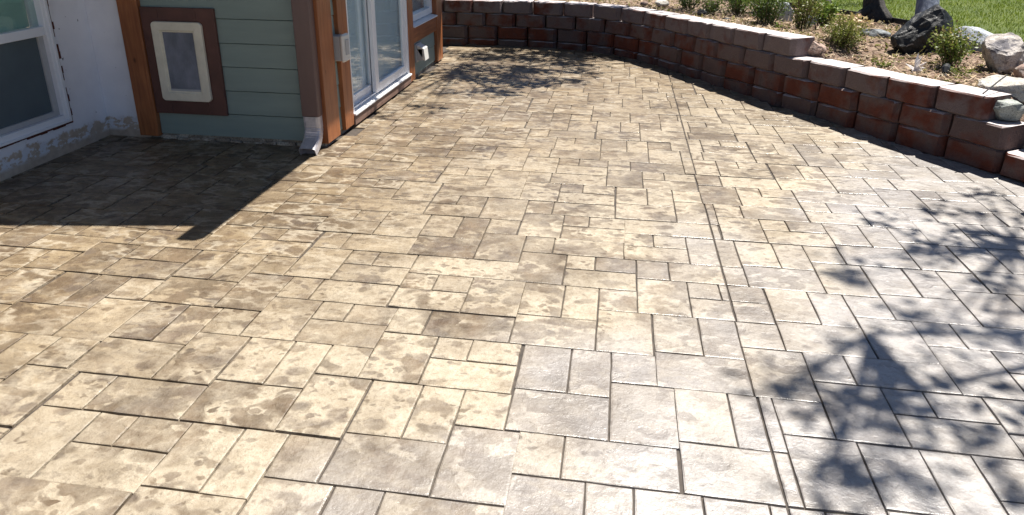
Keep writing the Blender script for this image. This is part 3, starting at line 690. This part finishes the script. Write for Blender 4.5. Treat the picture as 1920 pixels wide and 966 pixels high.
shrub('low weedy sprout near the corner of the white boulder', (2.63, 5.86, 0.455), .16, .08, 'mixed', 12, 9, 120, .022, 'sprout', 'sprout', 'sprouts on the bed')
shrub('flat weedy sprout on the open soil behind the middle wall caps', (2.18, 6.20, 0.455), .18, .05, 'mixed', 13, 9, 110, .02, 'sprout', 'sprout', 'sprouts on the bed')

# bleached dry leaf blades
bl = MB(); base = Vector((2.37, 5.98, 0.462))
WHITE_LEAF = mat_simple('bleached_leaf', (0.74, 0.70, 0.68), 0.6, 0.12, 25, 0.3, 0.002)
for (dx, dy, dz, wd) in ((.01, .03, .15, .022), (.045, .02, .12, .02), (.085, -.015, .085, .014), (-.10, .02, .06, .012), (.10, .03, .03, .022), (.05, -.04, .02, .014)):
    d = Vector((dx, dy, dz)); sd = d.cross(Vector((0.5, -.8, .2))).normalized() * wd; th = Vector((0, .003, .002))
    p = base + Vector((-dx * .25, -.01 * 0, 0))
    vs = [p - sd * .6, p + sd * .6, p + d * .55 + sd, p + d, p + d * .55 - sd]
    bl.add(vs + [v + th for v in vs], [(0, 1, 2, 3, 4), (9, 8, 7, 6, 5)] + [(i, (i + 1) % 5, 5 + (i + 1) % 5, 5 + i) for i in range(5)])
tag(bl.build('dry_leaf', WHITE_LEAF), 'cluster of bleached white dry leaf blades lying behind the wall cap', 'dry leaf')

# drip sprinkler and stake
sp = thing('sprinkler', 'small black garden sprinkler head on a stake beside the straggly shrub', 'sprinkler', (2.53, 5.86, 0.45))
MB().tube([(2.50, 5.72, .44), (2.53, 5.83, .495)], [.007, .010], 8).build('stake', BLACKP, sp)
MB().tube([(2.525, 5.825, .49), (2.535, 5.85, .515), (2.56, 5.90, .525), (2.60, 5.93, .51)], [.02, .032, .03, .012], 10).build('head', BLACKP, sp)
tu = MB().tube([(2.44, 5.02, .515), (2.52, 5.10, .545), (2.60, 5.18, .575), (2.68, 5.26, .60)], .005, 6)
tag(tu.build('drip_tube', BLACKP), 'thin black drip tube lying over the slab rock at the wall end', 'tube')
# dry leaves heap
DRY = mat_leaf('dry_leaves', (0.22, 0.12, 0.07), (0.46, 0.30, 0.18), (0.66, 0.52, 0.38), .8)
C = np.stack([rng.normal(2.55, .10, 240), rng.normal(8.40, .14, 240), 0], 1) if False else np.column_stack([rng.normal(2.55, .09, 240), rng.normal(8.35, .13, 240), np.full(240, .51) + rng.random(240) * .09])
tag(scatter_mesh('leaf_pile', leaf_quads(C, .05, rng, .1), None, rng.random(240), DRY), 'heap of crumpled tan dry leaves at the foot of the dark trunks', 'leaf pile', kind='stuff')
# short twig near the yellow-green shrub
tw = MB().tube([(1.86, 6.60, .45), (1.87, 6.62, .53), (1.865, 6.66, .60)], [.005, .004, .002], 6)
tag(tw.build('twig', STEM), 'thin bare upright twig between reddish rock and yellow-green shrub', 'twig')

# ------------------------------------------------------------------ trees (crowns above the picture; their shade falls on the patio)
TREE_LEAF = mat_leaf('tree_leaf', (0.03, 0.06, 0.010), (0.09, 0.14, 0.025), None)
BARK_D = mat_bark('dark_bark', (0.012, 0.011, 0.010), (0.05, 0.042, 0.036))
BARK_B = mat_bark('smooth_sky_tinted_bark', (0.115, 0.14, 0.20), (0.20, 0.225, 0.29))  # blue sky light on the smooth bark put into its colour
def tree(label, base, r0, fork, limbs, clumps, bark, seed, nleaf=70, lsz=.075, flare=1.0, lean=(0, 0)):
    R_ = np.random.default_rng(seed); t = thing('tree', label, 'tree', base, 'trees beside the lawn')
    B = Vector(base); F = Vector(fork)
    tk = MB()
    pts = []; rad = []
    for u in (0, .02, .05, .1, .25, .5, .75, 1):
        pts.append(B.lerp(F, u) + Vector((0, 0, -.04 if u == 0 else 0))); rad.append(r0 * (1 - .35 * u) * (1 + .9 * flare * math.exp(-u * 32)))
    tk.tube(pts, rad, 14)
    for k in range(3):                                       # root flares
        a = R_.uniform(0, 6.28) if k else 3.5
        d = Vector((math.cos(a), math.sin(a), 0))
        tk.tube([B + Vector((0, 0, .16)) + d * r0 * .5, B + Vector((0, 0, .07)) + d * r0 * 1.5 * flare, B + d * r0 * 2.6 * flare + Vector((0, 0, -.02))], [r0 * .5, r0 * .38, r0 * .14], 8)
    tk.build('trunk', bark, t, smooth=True)
    lb = MB(); Cs = []
    for e in limbs:
        e = Vector(e); m = F.lerp(e, .5) + Vector((R_.normal(0, .15), R_.normal(0, .15), .25))
        lb.tube([F - Vector((0, 0, .15)), m, e], [r0 * .36, r0 * .2, r0 * .07], 7)
    for (c, rad_, dens) in clumps:
        c = Vector(c)
        near = min(limbs, key=lambda q: (Vector(q) - c).length)
        lb.tube([Vector(near), Vector(near).lerp(c, .5) + Vector((0, 0, .05)), c], [r0 * .14, r0 * .09, r0 * .03], 5)
        m = int(nleaf * dens)
        Cs.append(np.array(c) + R_.normal(0, 1, (m, 3)) * np.array([rad_, rad_, rad_ * .55]) * .55)
    lb.build('limb', bark, t)
    C = np.concatenate(Cs)
    scatter_mesh('crown', leaf_quads(C, lsz, R_, 0) - np.array(base), None, R_.random(len(C)), TREE_LEAF, t)
    return t
def clump_cloud(seed, shadow_pts, h0, h1, rad=(.16, .34), dens=(.6, 1.3)):
    """leaf clumps hung in the crown where their shade reaches the given patches of ground"""
    R_ = random.Random(seed); out = []
    for (x, y, sx, sy, n) in shadow_pts:
        for _ in range(n):
            h = R_.uniform(h0, h1); k = h / math.tan(SUN_EL)
            out.append(((R_.gauss(x, sx) + k * math.sin(SUN_AZ), R_.gauss(y, sy) + k * math.cos(SUN_AZ), h), R_.uniform(*rad), R_.uniform(*dens)))
    return out
near = clump_cloud(1, [(x, y, .085, .075, 1) for x, y, w in [(1.54, 3.63, 1), (1.29, 3.49, 0.6), (1.29, 3.12, 0.8), (1.54, 3.27, 1.2), (2.08, 3.89, 1), (2.03, 4.11, 0.9), (2.0, 3.55, 1.2), (1.75, 3.25, 1), (0.72, 2.38, 0.7), (1.23, 2.64, 1), (1.28, 2.47, 1.2), (1.55, 2.7, 1.2), (0.96, 2.17, 1.2), (1.04, 2.1, 1.2), (0.73, 1.86, 1.2), (0.77, 1.75, 1.2), (0.8, 2.23, 0.8), (1.44, 2.89, 0.7), (1.83, 3.09, 1.2), (1.53, 2.41, 1.2), (1.37, 2.18, 1), (1.14, 2.01, 0.9), (1.01, 1.84, 0.6), (1.19, 1.88, 1), (1.85, 4.24, 0.7), (2.32, 4.5, 0.5), (2.34, 4.16, 0.9), (1.81, 3.71, 1.1), (1.6, 3.88, 0.6), (1.66, 2.72, 1), (1.3, 2.26, 1), (1.11, 2.41, 0.7), (1.1, 2.62, 0.5), (1.32, 2.0, 1), (0.86, 1.86, 0.7)]]
                   + [(3.1, 3.6, .35, .6, 14), (2.9, 2.6, .35, .4, 12), (2.3, 1.9, .25, .25, 6)], 5.0, 7.4, (.09, .19), (.30, .70))
tree('broad leafy tree standing right of the patio beyond the photo edge', (5.3, 4.6, .5), .14, (4.9, 4.6, 3.4), [(3.0, 4.6, 5.2), (3.6, 5.5, 5.6), (2.2, 3.8, 5.0), (3.4, 3.7, 4.9), (4.2, 4.6, 5.6), (2.5, 4.4, 5.4), (3.0, 5.2, 5.0)], near, BARK_D, 3)
far = clump_cloud(2, [(x, y, .17, .07, max(2, int(6.5 * w))) for x, y, w in [(-1.64, 8.27, 1), (-1.35, 8.5, 1), (-0.99, 8.29, 1), (-0.66, 8.12, 1), (-0.51, 8.73, 1.2), (-1.18, 7.8, 1), (-1.3, 7.12, 1), (-0.95, 7.01, 0.9), (-1.79, 7.75, 1), (-1.82, 7.38, 0.8), (-0.69, 7.24, 0.7), (-1.31, 6.59, 0.7), (-0.37, 8.51, 1), (-0.25, 8.71, 0.8), (-0.92, 8.77, 1), (-1.6, 7.2, 0.8), (-1.24, 7.41, 1), (-0.91, 7.61, 1), (-1.89, 6.35, 0.5), (-1.65, 5.84, 0.4), (-1.96, 5.61, 0.3), (-0.56, 7.68, 0.6), (-2.04, 8.55, 0.6), (-1.73, 8.72, 0.5), (-1.34, 8.88, 0.7), (-0.28, 7.88, 0.4)]], 4.0, 5.4, (.10, .20), (.35, .9))
tree('slim dark grey tree trunk behind the shrubs, leftmost of the three trunks', (2.52, 9.46, .5), .10, (2.2, 9.9, 2.3), [(.6, 10.1, 4.4), (-.2, 9.9, 4.6), (.1, 9.3, 4.6), (-.5, 9.0, 4.8), (.8, 10.4, 4.9), (-.6, 9.8, 4.5)], far, BARK_D, 5)
mid = clump_cloud(4, [(0.1, 8.8, .5, .3, 8), (-.9, 8.9, .5, .2, 6)], 5.2, 6.4)
tree('black shaded tree trunk with a flared root beside the leaf heap', (2.96, 8.86, .5), .105, (2.6, 9.9, 3.0), [(1.6, 10.6, 5.4), (.8, 10.4, 5.6)], mid, BARK_D, 6, flare=1.3)
tree('smooth blue-grey tree trunk behind the black boulder', (3.30, 8.30, .5), .115, (3.5, 9.6, 3.2), [(3.9, 11.5, 5.8), (2.6, 11.6, 6.0), (3.0, 12.4, 6.4)], [((3.9 + .4 * k % 1.3, 11.5 + .3 * k, 5.8 + .15 * k), .3, 1.0) for k in range(8)], BARK_B, 7, flare=.25)

# ------------------------------------------------------------------ house
H = thing('house', 'green lap-sided house wing with stained wood posts and white stucco wall', 'house', (-2.96, 6.4, 0))
XE, YF, XW, YB = -2.075, 4.66, -3.84, 8.10
Z_TOP = 2.45
cw = MB()
# body behind the siding, split round the openings
cw.box((XW, YF + .02, -.1), (XE - .13, YF + .05, Z_TOP + .9)) if False else None
cw.box((-3.42, YF + .03, 0.0), (XE - .05, YF + .10, Z_TOP))                  # front
cw.box((XE - .12, YF + .101, 0.0), (XE - .045, 5.16, Z_TOP))                  # door wall, before the door
cw.box((XE - .12, 6.80, 0.0), (XE - .045, 6.95, Z_TOP))
cw.box((XE - .12, 6.951, 0.0), (XE - .045, 7.86, .50))
cw.box((XE - .12, 7.861, 0.0), (XE - .045, YB, Z_TOP))
cw.box((XE - .12, 5.161, 2.1), (XE - .045, 6.799, Z_TOP))
cw.box((XE - .12, 6.951, 1.7), (XE - .045, 7.86, Z_TOP))
cw.box((-5.0, YB - .1, 0), (XE - .121, YB - .02, Z_TOP))                     # back
cw.build('wall', SIDING, H)
fd = MB(); fd.box((-3.56, YF + .012, -.11), (XE - .02, YF + .2, .038)); fd.box((XE - .2, YF + .201, -.11), (XE - .03, YB - .02, .030)); fd.build('foundation', MORTAR, H)
# rough mortar drips along the foot of the front wall
R = random.Random(8)
md = MB(); x = -3.40
while x < -2.2:
    L = R.uniform(.08, .26); zt = R.uniform(.004, .030); md.box((x, YF - R.uniform(.004, .018), -.05), (min(x + L, -2.2), YF + .011, zt)); x += L + R.uniform(.0, .02)
md.build('mortar_edge', MORTAR, H, bevel=.003)
sw = MB()
sw.box((XW - .14, -4.0, -.11), (XW, 3.05, Z_TOP + .6)); sw.box((XW - .14, 4.305, -.11), (XW, YF + .05, Z_TOP + .6))
sw.box((XW - .14, 3.051, -.11), (XW, 4.304, .205)); sw.box((XW - .14, 3.051, 1.52), (XW, 4.304, Z_TOP + .6))
sw.box((XW + .001, YF, -.11), (-3.50, YF + .05, Z_TOP + .9))
sw.build('stucco_wall', STUCCO, H)

def lap_board(parent, x0, x1, y, z0, z1, axis):
    """one lap-siding board, thicker at its lower edge"""
    m = MB()
    if axis == 'x': m.prism([(y + .03, z0), (y, z0), (y + .006, z1 - .007), (y + .020, z1 - .006), (y + .022, z1 + .004), (y + .03, z1 + .004)], 'x', x0, x1)
    else: m.prism([(y - .03, z0), (y - .03, z1 + .004), (y - .022, z1 + .004), (y - .020, z1 - .006), (y - .006, z1 - .007), (y, z0)], 'y', x0, x1)
    return m.build('siding_board', SIDING, parent)
lev = [.04, .218, .396, .574, .745, .918]
while lev[-1] < Z_TOP - .05: lev.append(lev[-1] + .175)
for a, b in zip(lev[:-1], lev[1:]):
    lap_board(H, -3.40, -2.085, YF, a, min(b, Z_TOP), 'x')
    lap_board(H, 4.885, 5.01, XE - .018, a, min(b, Z_TOP), 'y')
for a, b in ((.04, .218), (.218, .396)): lap_board(H, 6.945, 7.865, XE - .018, a, b, 'y')
# posts and trim
def post(name, a, b, mat=CEDAR, bev=.003): return MB().box(a, b).build(name, mat, H, bevel=bev)
post('post', (-3.56, YF - .035, .024), (-3.402, YF + .02, Z_TOP + .3))
post('corner_post', (XE - .045, YF - .012, .03), (XE + .015, 4.882, Z_TOP))
post('door_post', (XE - .045, 5.005, .03), (XE + .012, 5.185, Z_TOP))
post('door_post', (XE - .045, 6.775, .02), (XE + .012, 6.942, Z_TOP))
post('corner_post', (XE - .045, 7.868, .02), (XE + .014, 8.12, Z_TOP))
post('window_rail', (XE - .045, 6.944, .385), (XE + .010, 7.866, .545), CEDAR_H)
post('riser_board', (XE - .045, 5.187, .018), (XE + .020, 6.773, .098), RISER)
# pet door with trim boards
PD = MB()
pd0 = MB().box((-3.398, YF - .022, .206), (-3.262, YF + .004, .985)).build('pet_door_trim', TRIM, H, bevel=.002); pd0['label'] = 'left brown trim board of the pet door'
MB().box((-2.968, YF - .022, .206), (-2.83, YF + .004, .985)).build('pet_door_trim', TRIM, H, bevel=.002)
MB().box((-3.2615, YF - .0215, .845), (-2.9685, YF + .004, .985)).build('pet_door_trim', TRIM, H, bevel=.002)
MB().box((-3.2615, YF - .0215, .206), (-2.9685, YF + .004, .345)).build('pet_door_trim', TRIM, H, bevel=.002)
pet = bpy.data.objects.new('pet_door', None); link(pet, H)
def frame_ring(x0, x1, z0, z1, w_, y0, y1, ch=.018):
    """picture-frame ring with clipped corners, extruded along y"""
    def loop(a, b, c, d, k): return [(a + k, c), (b - k, c), (b, c + k), (b, d - k), (b - k, d), (a + k, d), (a, d - k), (a, c + k)]
    o_, i_ = loop(x0, x1, z0, z1, ch), loop(x0 + w_, x1 - w_, z0 + w_, z1 - w_, ch * .15)
    m = MB(); n = 8
    vs = [(p[0], y0, p[1]) for p in o_] + [(p[0], y0, p[1]) for p in i_] + [(p[0], y1, p[1]) for p in o_] + [(p[0], y1, p[1]) for p in i_]
    fs = []
    for i in range(n):
        k = (i + 1) % n
        fs += [(i, k, n + k, n + i), (2 * n + i, 3 * n + i, 3 * n + k, 2 * n + k), (i, 2 * n + i, 2 * n + k, k), (n + i, n + k, 3 * n + k, 3 * n + i)]
    return m.add(vs, fs)
frame_ring(-3.312, -2.925, .312, .888, .062, YF - .050, YF - .0225).build('frame', CREAM, pet, bevel=.004)
frame_ring(-3.252, -2.985, .372, .828, .014, YF - .040, YF - .030, .004).build('inner_frame', CREAM, pet, bevel=.002)
MB().box((-3.239, YF - .034, .386), (-2.998, YF - .028, .815)).build('flap', FLAP, pet, bevel=.001)
MB().box((-3.239, YF - .037, .380), (-2.998, YF - .0345, .400)).build('flap_weight', GREYP, pet)

# stucco-wall window
win = bpy.data.objects.new('window', None); link(win, H); win['label'] = 'white double-hung window in the stucco wall'
xo = XW
f = MB()
f.box((xo - .10, 4.235, .215), (xo + .022, 4.298, 1.5)); f.box((xo - .10, 3.06, .215), (xo + .022, 3.12, 1.5))
f.box((xo - .10, 3.1201, .215), (xo + .022, 4.2349, .275)); f.box((xo - .10, 3.1201, 1.44), (xo + .022, 4.2349, 1.5))
f.build('frame', VINYL, win, bevel=.004)
f = MB(); f.box((xo + .0225, 4.262, .222), (xo + .034, 4.276, 1.49)); f.box((xo + .0225, 3.10, .222), (xo + .034, 4.2615, .236)); f.build('screen_channel', VINYL, win)
f = MB(); f.box((xo - .05, 3.1205, .832), (xo + .012, 4.2345, .892)); f.build('meeting_rail', VINYL, win, bevel=.003)
f = MB(); f.box((xo - .05, 4.19, .2755), (xo - .012, 4.2345, .8315)); f.box((xo - .05, 3.1205, .2755), (xo - .012, 4.1895, .312)); f.build('sash', GREYP, win, bevel=.002)
MB().box((xo - .03, 3.121, .3125), (xo - .026, 4.1895, .8315)).build('pane', SCREEN, win)
MB().box((xo - .03, 3.121, .8925), (xo - .026, 4.2345, 1.44)).build('pane', GLASS_D, win)
MB().box((xo - .052, 3.121, .8925), (xo - .046, 4.15, 1.44)).build('reflection_sheet', TEAL, win)  # added sheet, colours the upper pane like its greenish reflection
MB().box((xo - .10, 4.16, .893), (xo - .06, 4.195, 1.44)).build('inner_jamb', TEAL, win)
# torn edge of bare wood beside the window frame
R = random.Random(21); vs = []; nn = 26
e = MB()
for k in range(nn):
    z = .20 + k * 1.32 / nn; wv = .020 + R.uniform(-.008, .012)
    e.box((xo - .02, 4.2985, z), (xo + .004 + R.uniform(0, .006), 4.2985 + wv, z + 1.32 / nn * .98))
for k in range(22):
    y = 3.05 + k * 1.25 / 22; e.box((xo - .02, y, .214 - R.uniform(.010, .022)), (xo + .004 + R.uniform(0, .005), y + 1.25 / 22 * .98, .2145))
e.build('bare_wood_edge', RAWWOOD, H)

# sliding door
sd = bpy.data.objects.new('sliding_door', None); link(sd, H); sd['label'] = 'white two-panel sliding glass door'
f = MB()
f.box((XE - .10, 5.187, .1), (XE + .004, 5.225, 2.08)); f.box((XE - .10, 6.735, .1), (XE + .004, 6.773, 2.08)); f.box((XE - .10, 5.2255, 2.03), (XE + .004, 6.7345, 2.08))
f.build('frame', VINYL, sd, bevel=.002)
f = MB(); f.prism([(XE - .10, .0985), (XE + .03, .0985), (XE + .03, .112), (XE - .10, .128)], 'y', 5.19, 6.77)
f.box((XE - .030, 5.23, .127), (XE - .022, 6.73, .142)); f.box((XE - .066, 5.23, .127), (XE - .058, 6.73, .145)); f.build('sill', VINYL, sd, bevel=.001)
def panel(y0, y1, xc, st):
    g = MB(); g.box((xc - .018, y0, .135), (xc + .018, y0 + st, 2.02)); g.box((xc - .018, y1 - st, .135), (xc + .018, y1, 2.02))
    g.box((xc - .0175, y0 + st + .0005, .135), (xc + .0175, y1 - st - .0005, .215)); g.box((xc - .0175, y0 + st + .0005, 1.95), (xc + .0175, y1 - st - .0005, 2.02))
    o = g.build('panel_frame', VINYL, sd, bevel=.003)
    MB().box((xc - .004, y0 + st, .215), (xc + .004, y1 - st, 1.95)).build('pane', GLASS, sd)
panel(5.225, 5.87, XE - .076, .055)
panel(5.80, 6.735, XE - .026, .085)
# pale sheet added behind the door glass, standing in for its sky reflection
def wavy_sheet(name, y0, y1, x, z0, z1, amp, mat):
    n = 60; vs = []; fs = []
    for k in range(n + 1):
        y = y0 + (y1 - y0) * k / n; xx = x + amp * math.sin(k * 0.9) + amp * .5 * math.sin(k * .37 + 1)
        vs += [(xx, y, z0), (xx, y, z1)]
    fs = [(2 * k, 2 * k + 2, 2 * k + 3, 2 * k + 1) for k in range(n)]
    return MB().add(vs, fs).build(name, mat, H, smooth=True)
wavy_sheet('door_sheen_sheet', 5.24, 5.86, XE - .100, .14, 2.04, .0022, PALE_SHEET)
wavy_sheet('door_sheen_sheet', 5.83, 6.73, XE - .052, .14, 2.04, .0022, PALE_SHEET)
MB().box((XE - 1.2, 5.0, .02), (XE - .25, 7.9, .03)).build('interior_floor', mat_simple('interior_floor', (0.35, 0.3, 0.25), 0.6), H)
# small window over the rail
sw_ = bpy.data.objects.new('small_window', None); link(sw_, H)
f = MB(); f.prism([(XE - .10, .5455), (XE + .028, .5455), (XE + .028, .556), (XE - .10, .582)], 'y', 6.944, 7.866); f.build('sill', VINYL, sw_, bevel=.001)
f = MB(); f.box((XE - .11, 6.945, .583), (XE - .035, 6.99, 1.7)); f.box((XE - .11, 7.80, .583), (XE - .035, 7.866, 1.7)); f.box((XE - .11, 6.991, .583), (XE - .035, 7.799, .65)); f.box((XE - .11, 6.991, 1.64), (XE - .035, 7.799, 1.7))
f.build('frame', VINYL, sw_, bevel=.003)
MB().box((XE - .08, 6.99, .65), (XE - .074, 7.80, 1.64)).build('pane', GLASS, sw_)
for k in range(9):
    y = 6.99 + k * .09; MB().prism([(XE - .145, y), (XE - .140, y), (XE - .120, y + .088), (XE - .125, y + .088)], 'z', .60, 1.7).build('blind_slat', BLIND, H)

# weatherproof outlet box
ob = bpy.data.objects.new('outlet_box', None); link(ob, H); ob['label'] = 'grey weatherproof outlet box beside the sliding door'
MB().box((XE - .045, 4.925, .588), (XE + .045, 5.03, .775)).build('back_box', GREYP, ob, bevel=.006)
MB().box((XE + .0455, 4.915, .58), (XE + .078, 5.04, .785)).build('cover', PALEP, ob, bevel=.012)
MB().box((XE + .0785, 4.945, .63), (XE + .083, 5.01, .745)).build('cover_inset', GREYP, ob, bevel=.003)
# dryer vent
vt = bpy.data.objects.new('dryer_vent', None); link(vt, H); vt['label'] = 'grey dryer vent hood low on the siding under the small window'
MB().box((XE - .02, 7.06, .165), (XE - .002, 7.26, .355)).build('base_plate', GREYP, vt, bevel=.003)
MB().prism([(XE - .0015, .345), (XE + .070, .310), (XE + .085, .185), (XE + .07, .180), (XE - .0015, .30)], 'y', 7.085, 7.235).build('hood', PALEP, vt, bevel=.002)
for k in range(3): MB().box((XE - .0015, 7.085 + k * .058, .185), (XE + .055, 7.105 + k * .058, .305)).build('louver', GREYP, vt, bevel=.001)

# roof over the wing, with gutter and downspout
EX, EZ, RY = -1.592, 2.50, 4.00
def roof_slab(p, th=.10): 
    m = MB(); n = len(p); m.add(list(p) + [(q[0], q[1], q[2] - th) for q in p], [tuple(range(n)), tuple(range(2 * n - 1, n - 1, -1))] + [(i, n + i, n + (i + 1) % n, (i + 1) % n) for i in range(n)]); return m
roof_slab([(XW + .50, -4.3, 2.62), (XW + .50, RY - .01, 2.62), (XW - 3.0, RY - .01, 4.2), (XW - 3.0, -4.3, 4.2)]).build('roof', ROOF, H)  # unseen main-house roof; eave added to hold sky light off the ground
RX = -3.6; RZ = EZ + (EX - RX) * .59
roof_slab([(EX, RY, EZ), (EX, 8.7, EZ), (RX, 8.7, RZ), (RX, RY, RZ)]).build('roof', ROOF, H)
roof_slab([(RX - .001, RY, RZ), (RX - .001, 8.7, RZ), (RX - 2.0, 8.7, RZ - 1.18), (RX - 2.0, RY, RZ - 1.18)]).build('roof', ROOF, H)
gb = MB(); gb.prism([(-3.45, Z_TOP - .01), (XE - .05, Z_TOP - .01), (XE - .05, EZ - .12 + (EX - XE) * .59), (RX + .15, RZ - .2)], 'y', YF + .03, YF + .10); gb.build('gable', SIDING, H)
MB().box((EX + .001, RY - .17, EZ - .115), (EX + .115, 8.7, EZ + .012)).build('gutter', SPOUT_P, H, bevel=.008)
ds = bpy.data.objects.new('downspout', None); link(ds, H); ds['label'] = 'brown downspout at the house corner ending in a bare metal elbow'
MB().box((-2.214, YF - .085, .248), (-2.086, YF - .006, 2.30)).build('pipe', SPOUT_P, ds, bevel=.006)
MB().tube([(-2.15, YF - .045, 2.29), (-1.9, YF - .2, 2.40), (EX + .06, RY + .2, 2.42)], [.05, .05, .05], 6).build('offset_pipe', SPOUT_P, ds)
el = MB(); prof = [(-1, -1), (-.7, -1.15), (.7, -1.15), (1, -1), (1.1, -.6), (1.1, .6), (1, 1), (.7, 1.15), (-.7, 1.15), (-1, 1), (-1.1, .6), (-1.1, -.6)]
ring = []; NR = 26
for k in range(NR + 1):
    u = k / NR; th = min(1, max(0, (u - .18) / .55)) * RAD(66)
    r = .155
    if u < .18: c = Vector((0, -.0, .248 + .01 - u / .18 * .06)); d = 0
    cy = -r * (1 - math.cos(th)); cz = .19 - r * math.sin(th)
    ext = max(0, (u - .73) / .27) * .075
    cpos = Vector((-2.150 + .012 * u, YF - .046 + cy - ext * math.sin(RAD(66)), (cz if u >= .18 else .25 - (u / .18) * .06) - ext * math.cos(RAD(66))))
    crimp = .94 if (k % 2 and .2 < u < .8) else 1.0
    ax = Vector((1, 0, 0)); ay = Vector((0, math.cos(th), -math.sin(th) * 1.0))
    nrm = Vector((0, math.cos(th), -math.sin(th)))
    ring.append([cpos + ax * p[0] * .056 * (1 if crimp == 1 else .975) + nrm * p[1] * .036 * crimp for p in prof])
vs = [v for r_ in ring for v in r_]; fs = []
for i in range(NR):
    for k in range(12): fs.append((i * 12 + k, i * 12 + (k + 1) % 12, (i + 1) * 12 + (k + 1) % 12, (i + 1) * 12 + k))
n0 = NR * 12
inner = [ring[-1][k].lerp(sum(ring[-1], Vector()) / 12, .06) for k in range(12)]
deep = [v + Vector((0, .09, .05)) for v in inner]
vs += inner + deep; b0 = (NR + 1) * 12
for k in range(12):
    k2 = (k + 1) % 12
    fs += [(n0 + k, n0 + k2, b0 + k2, b0 + k), (b0 + k, b0 + k2, b0 + 12 + k2, b0 + 12 + k)]
fs.append(tuple(b0 + 12 + k for k in range(12)))
el.add(vs, fs); el.build('elbow', SPOUT_W, ds)
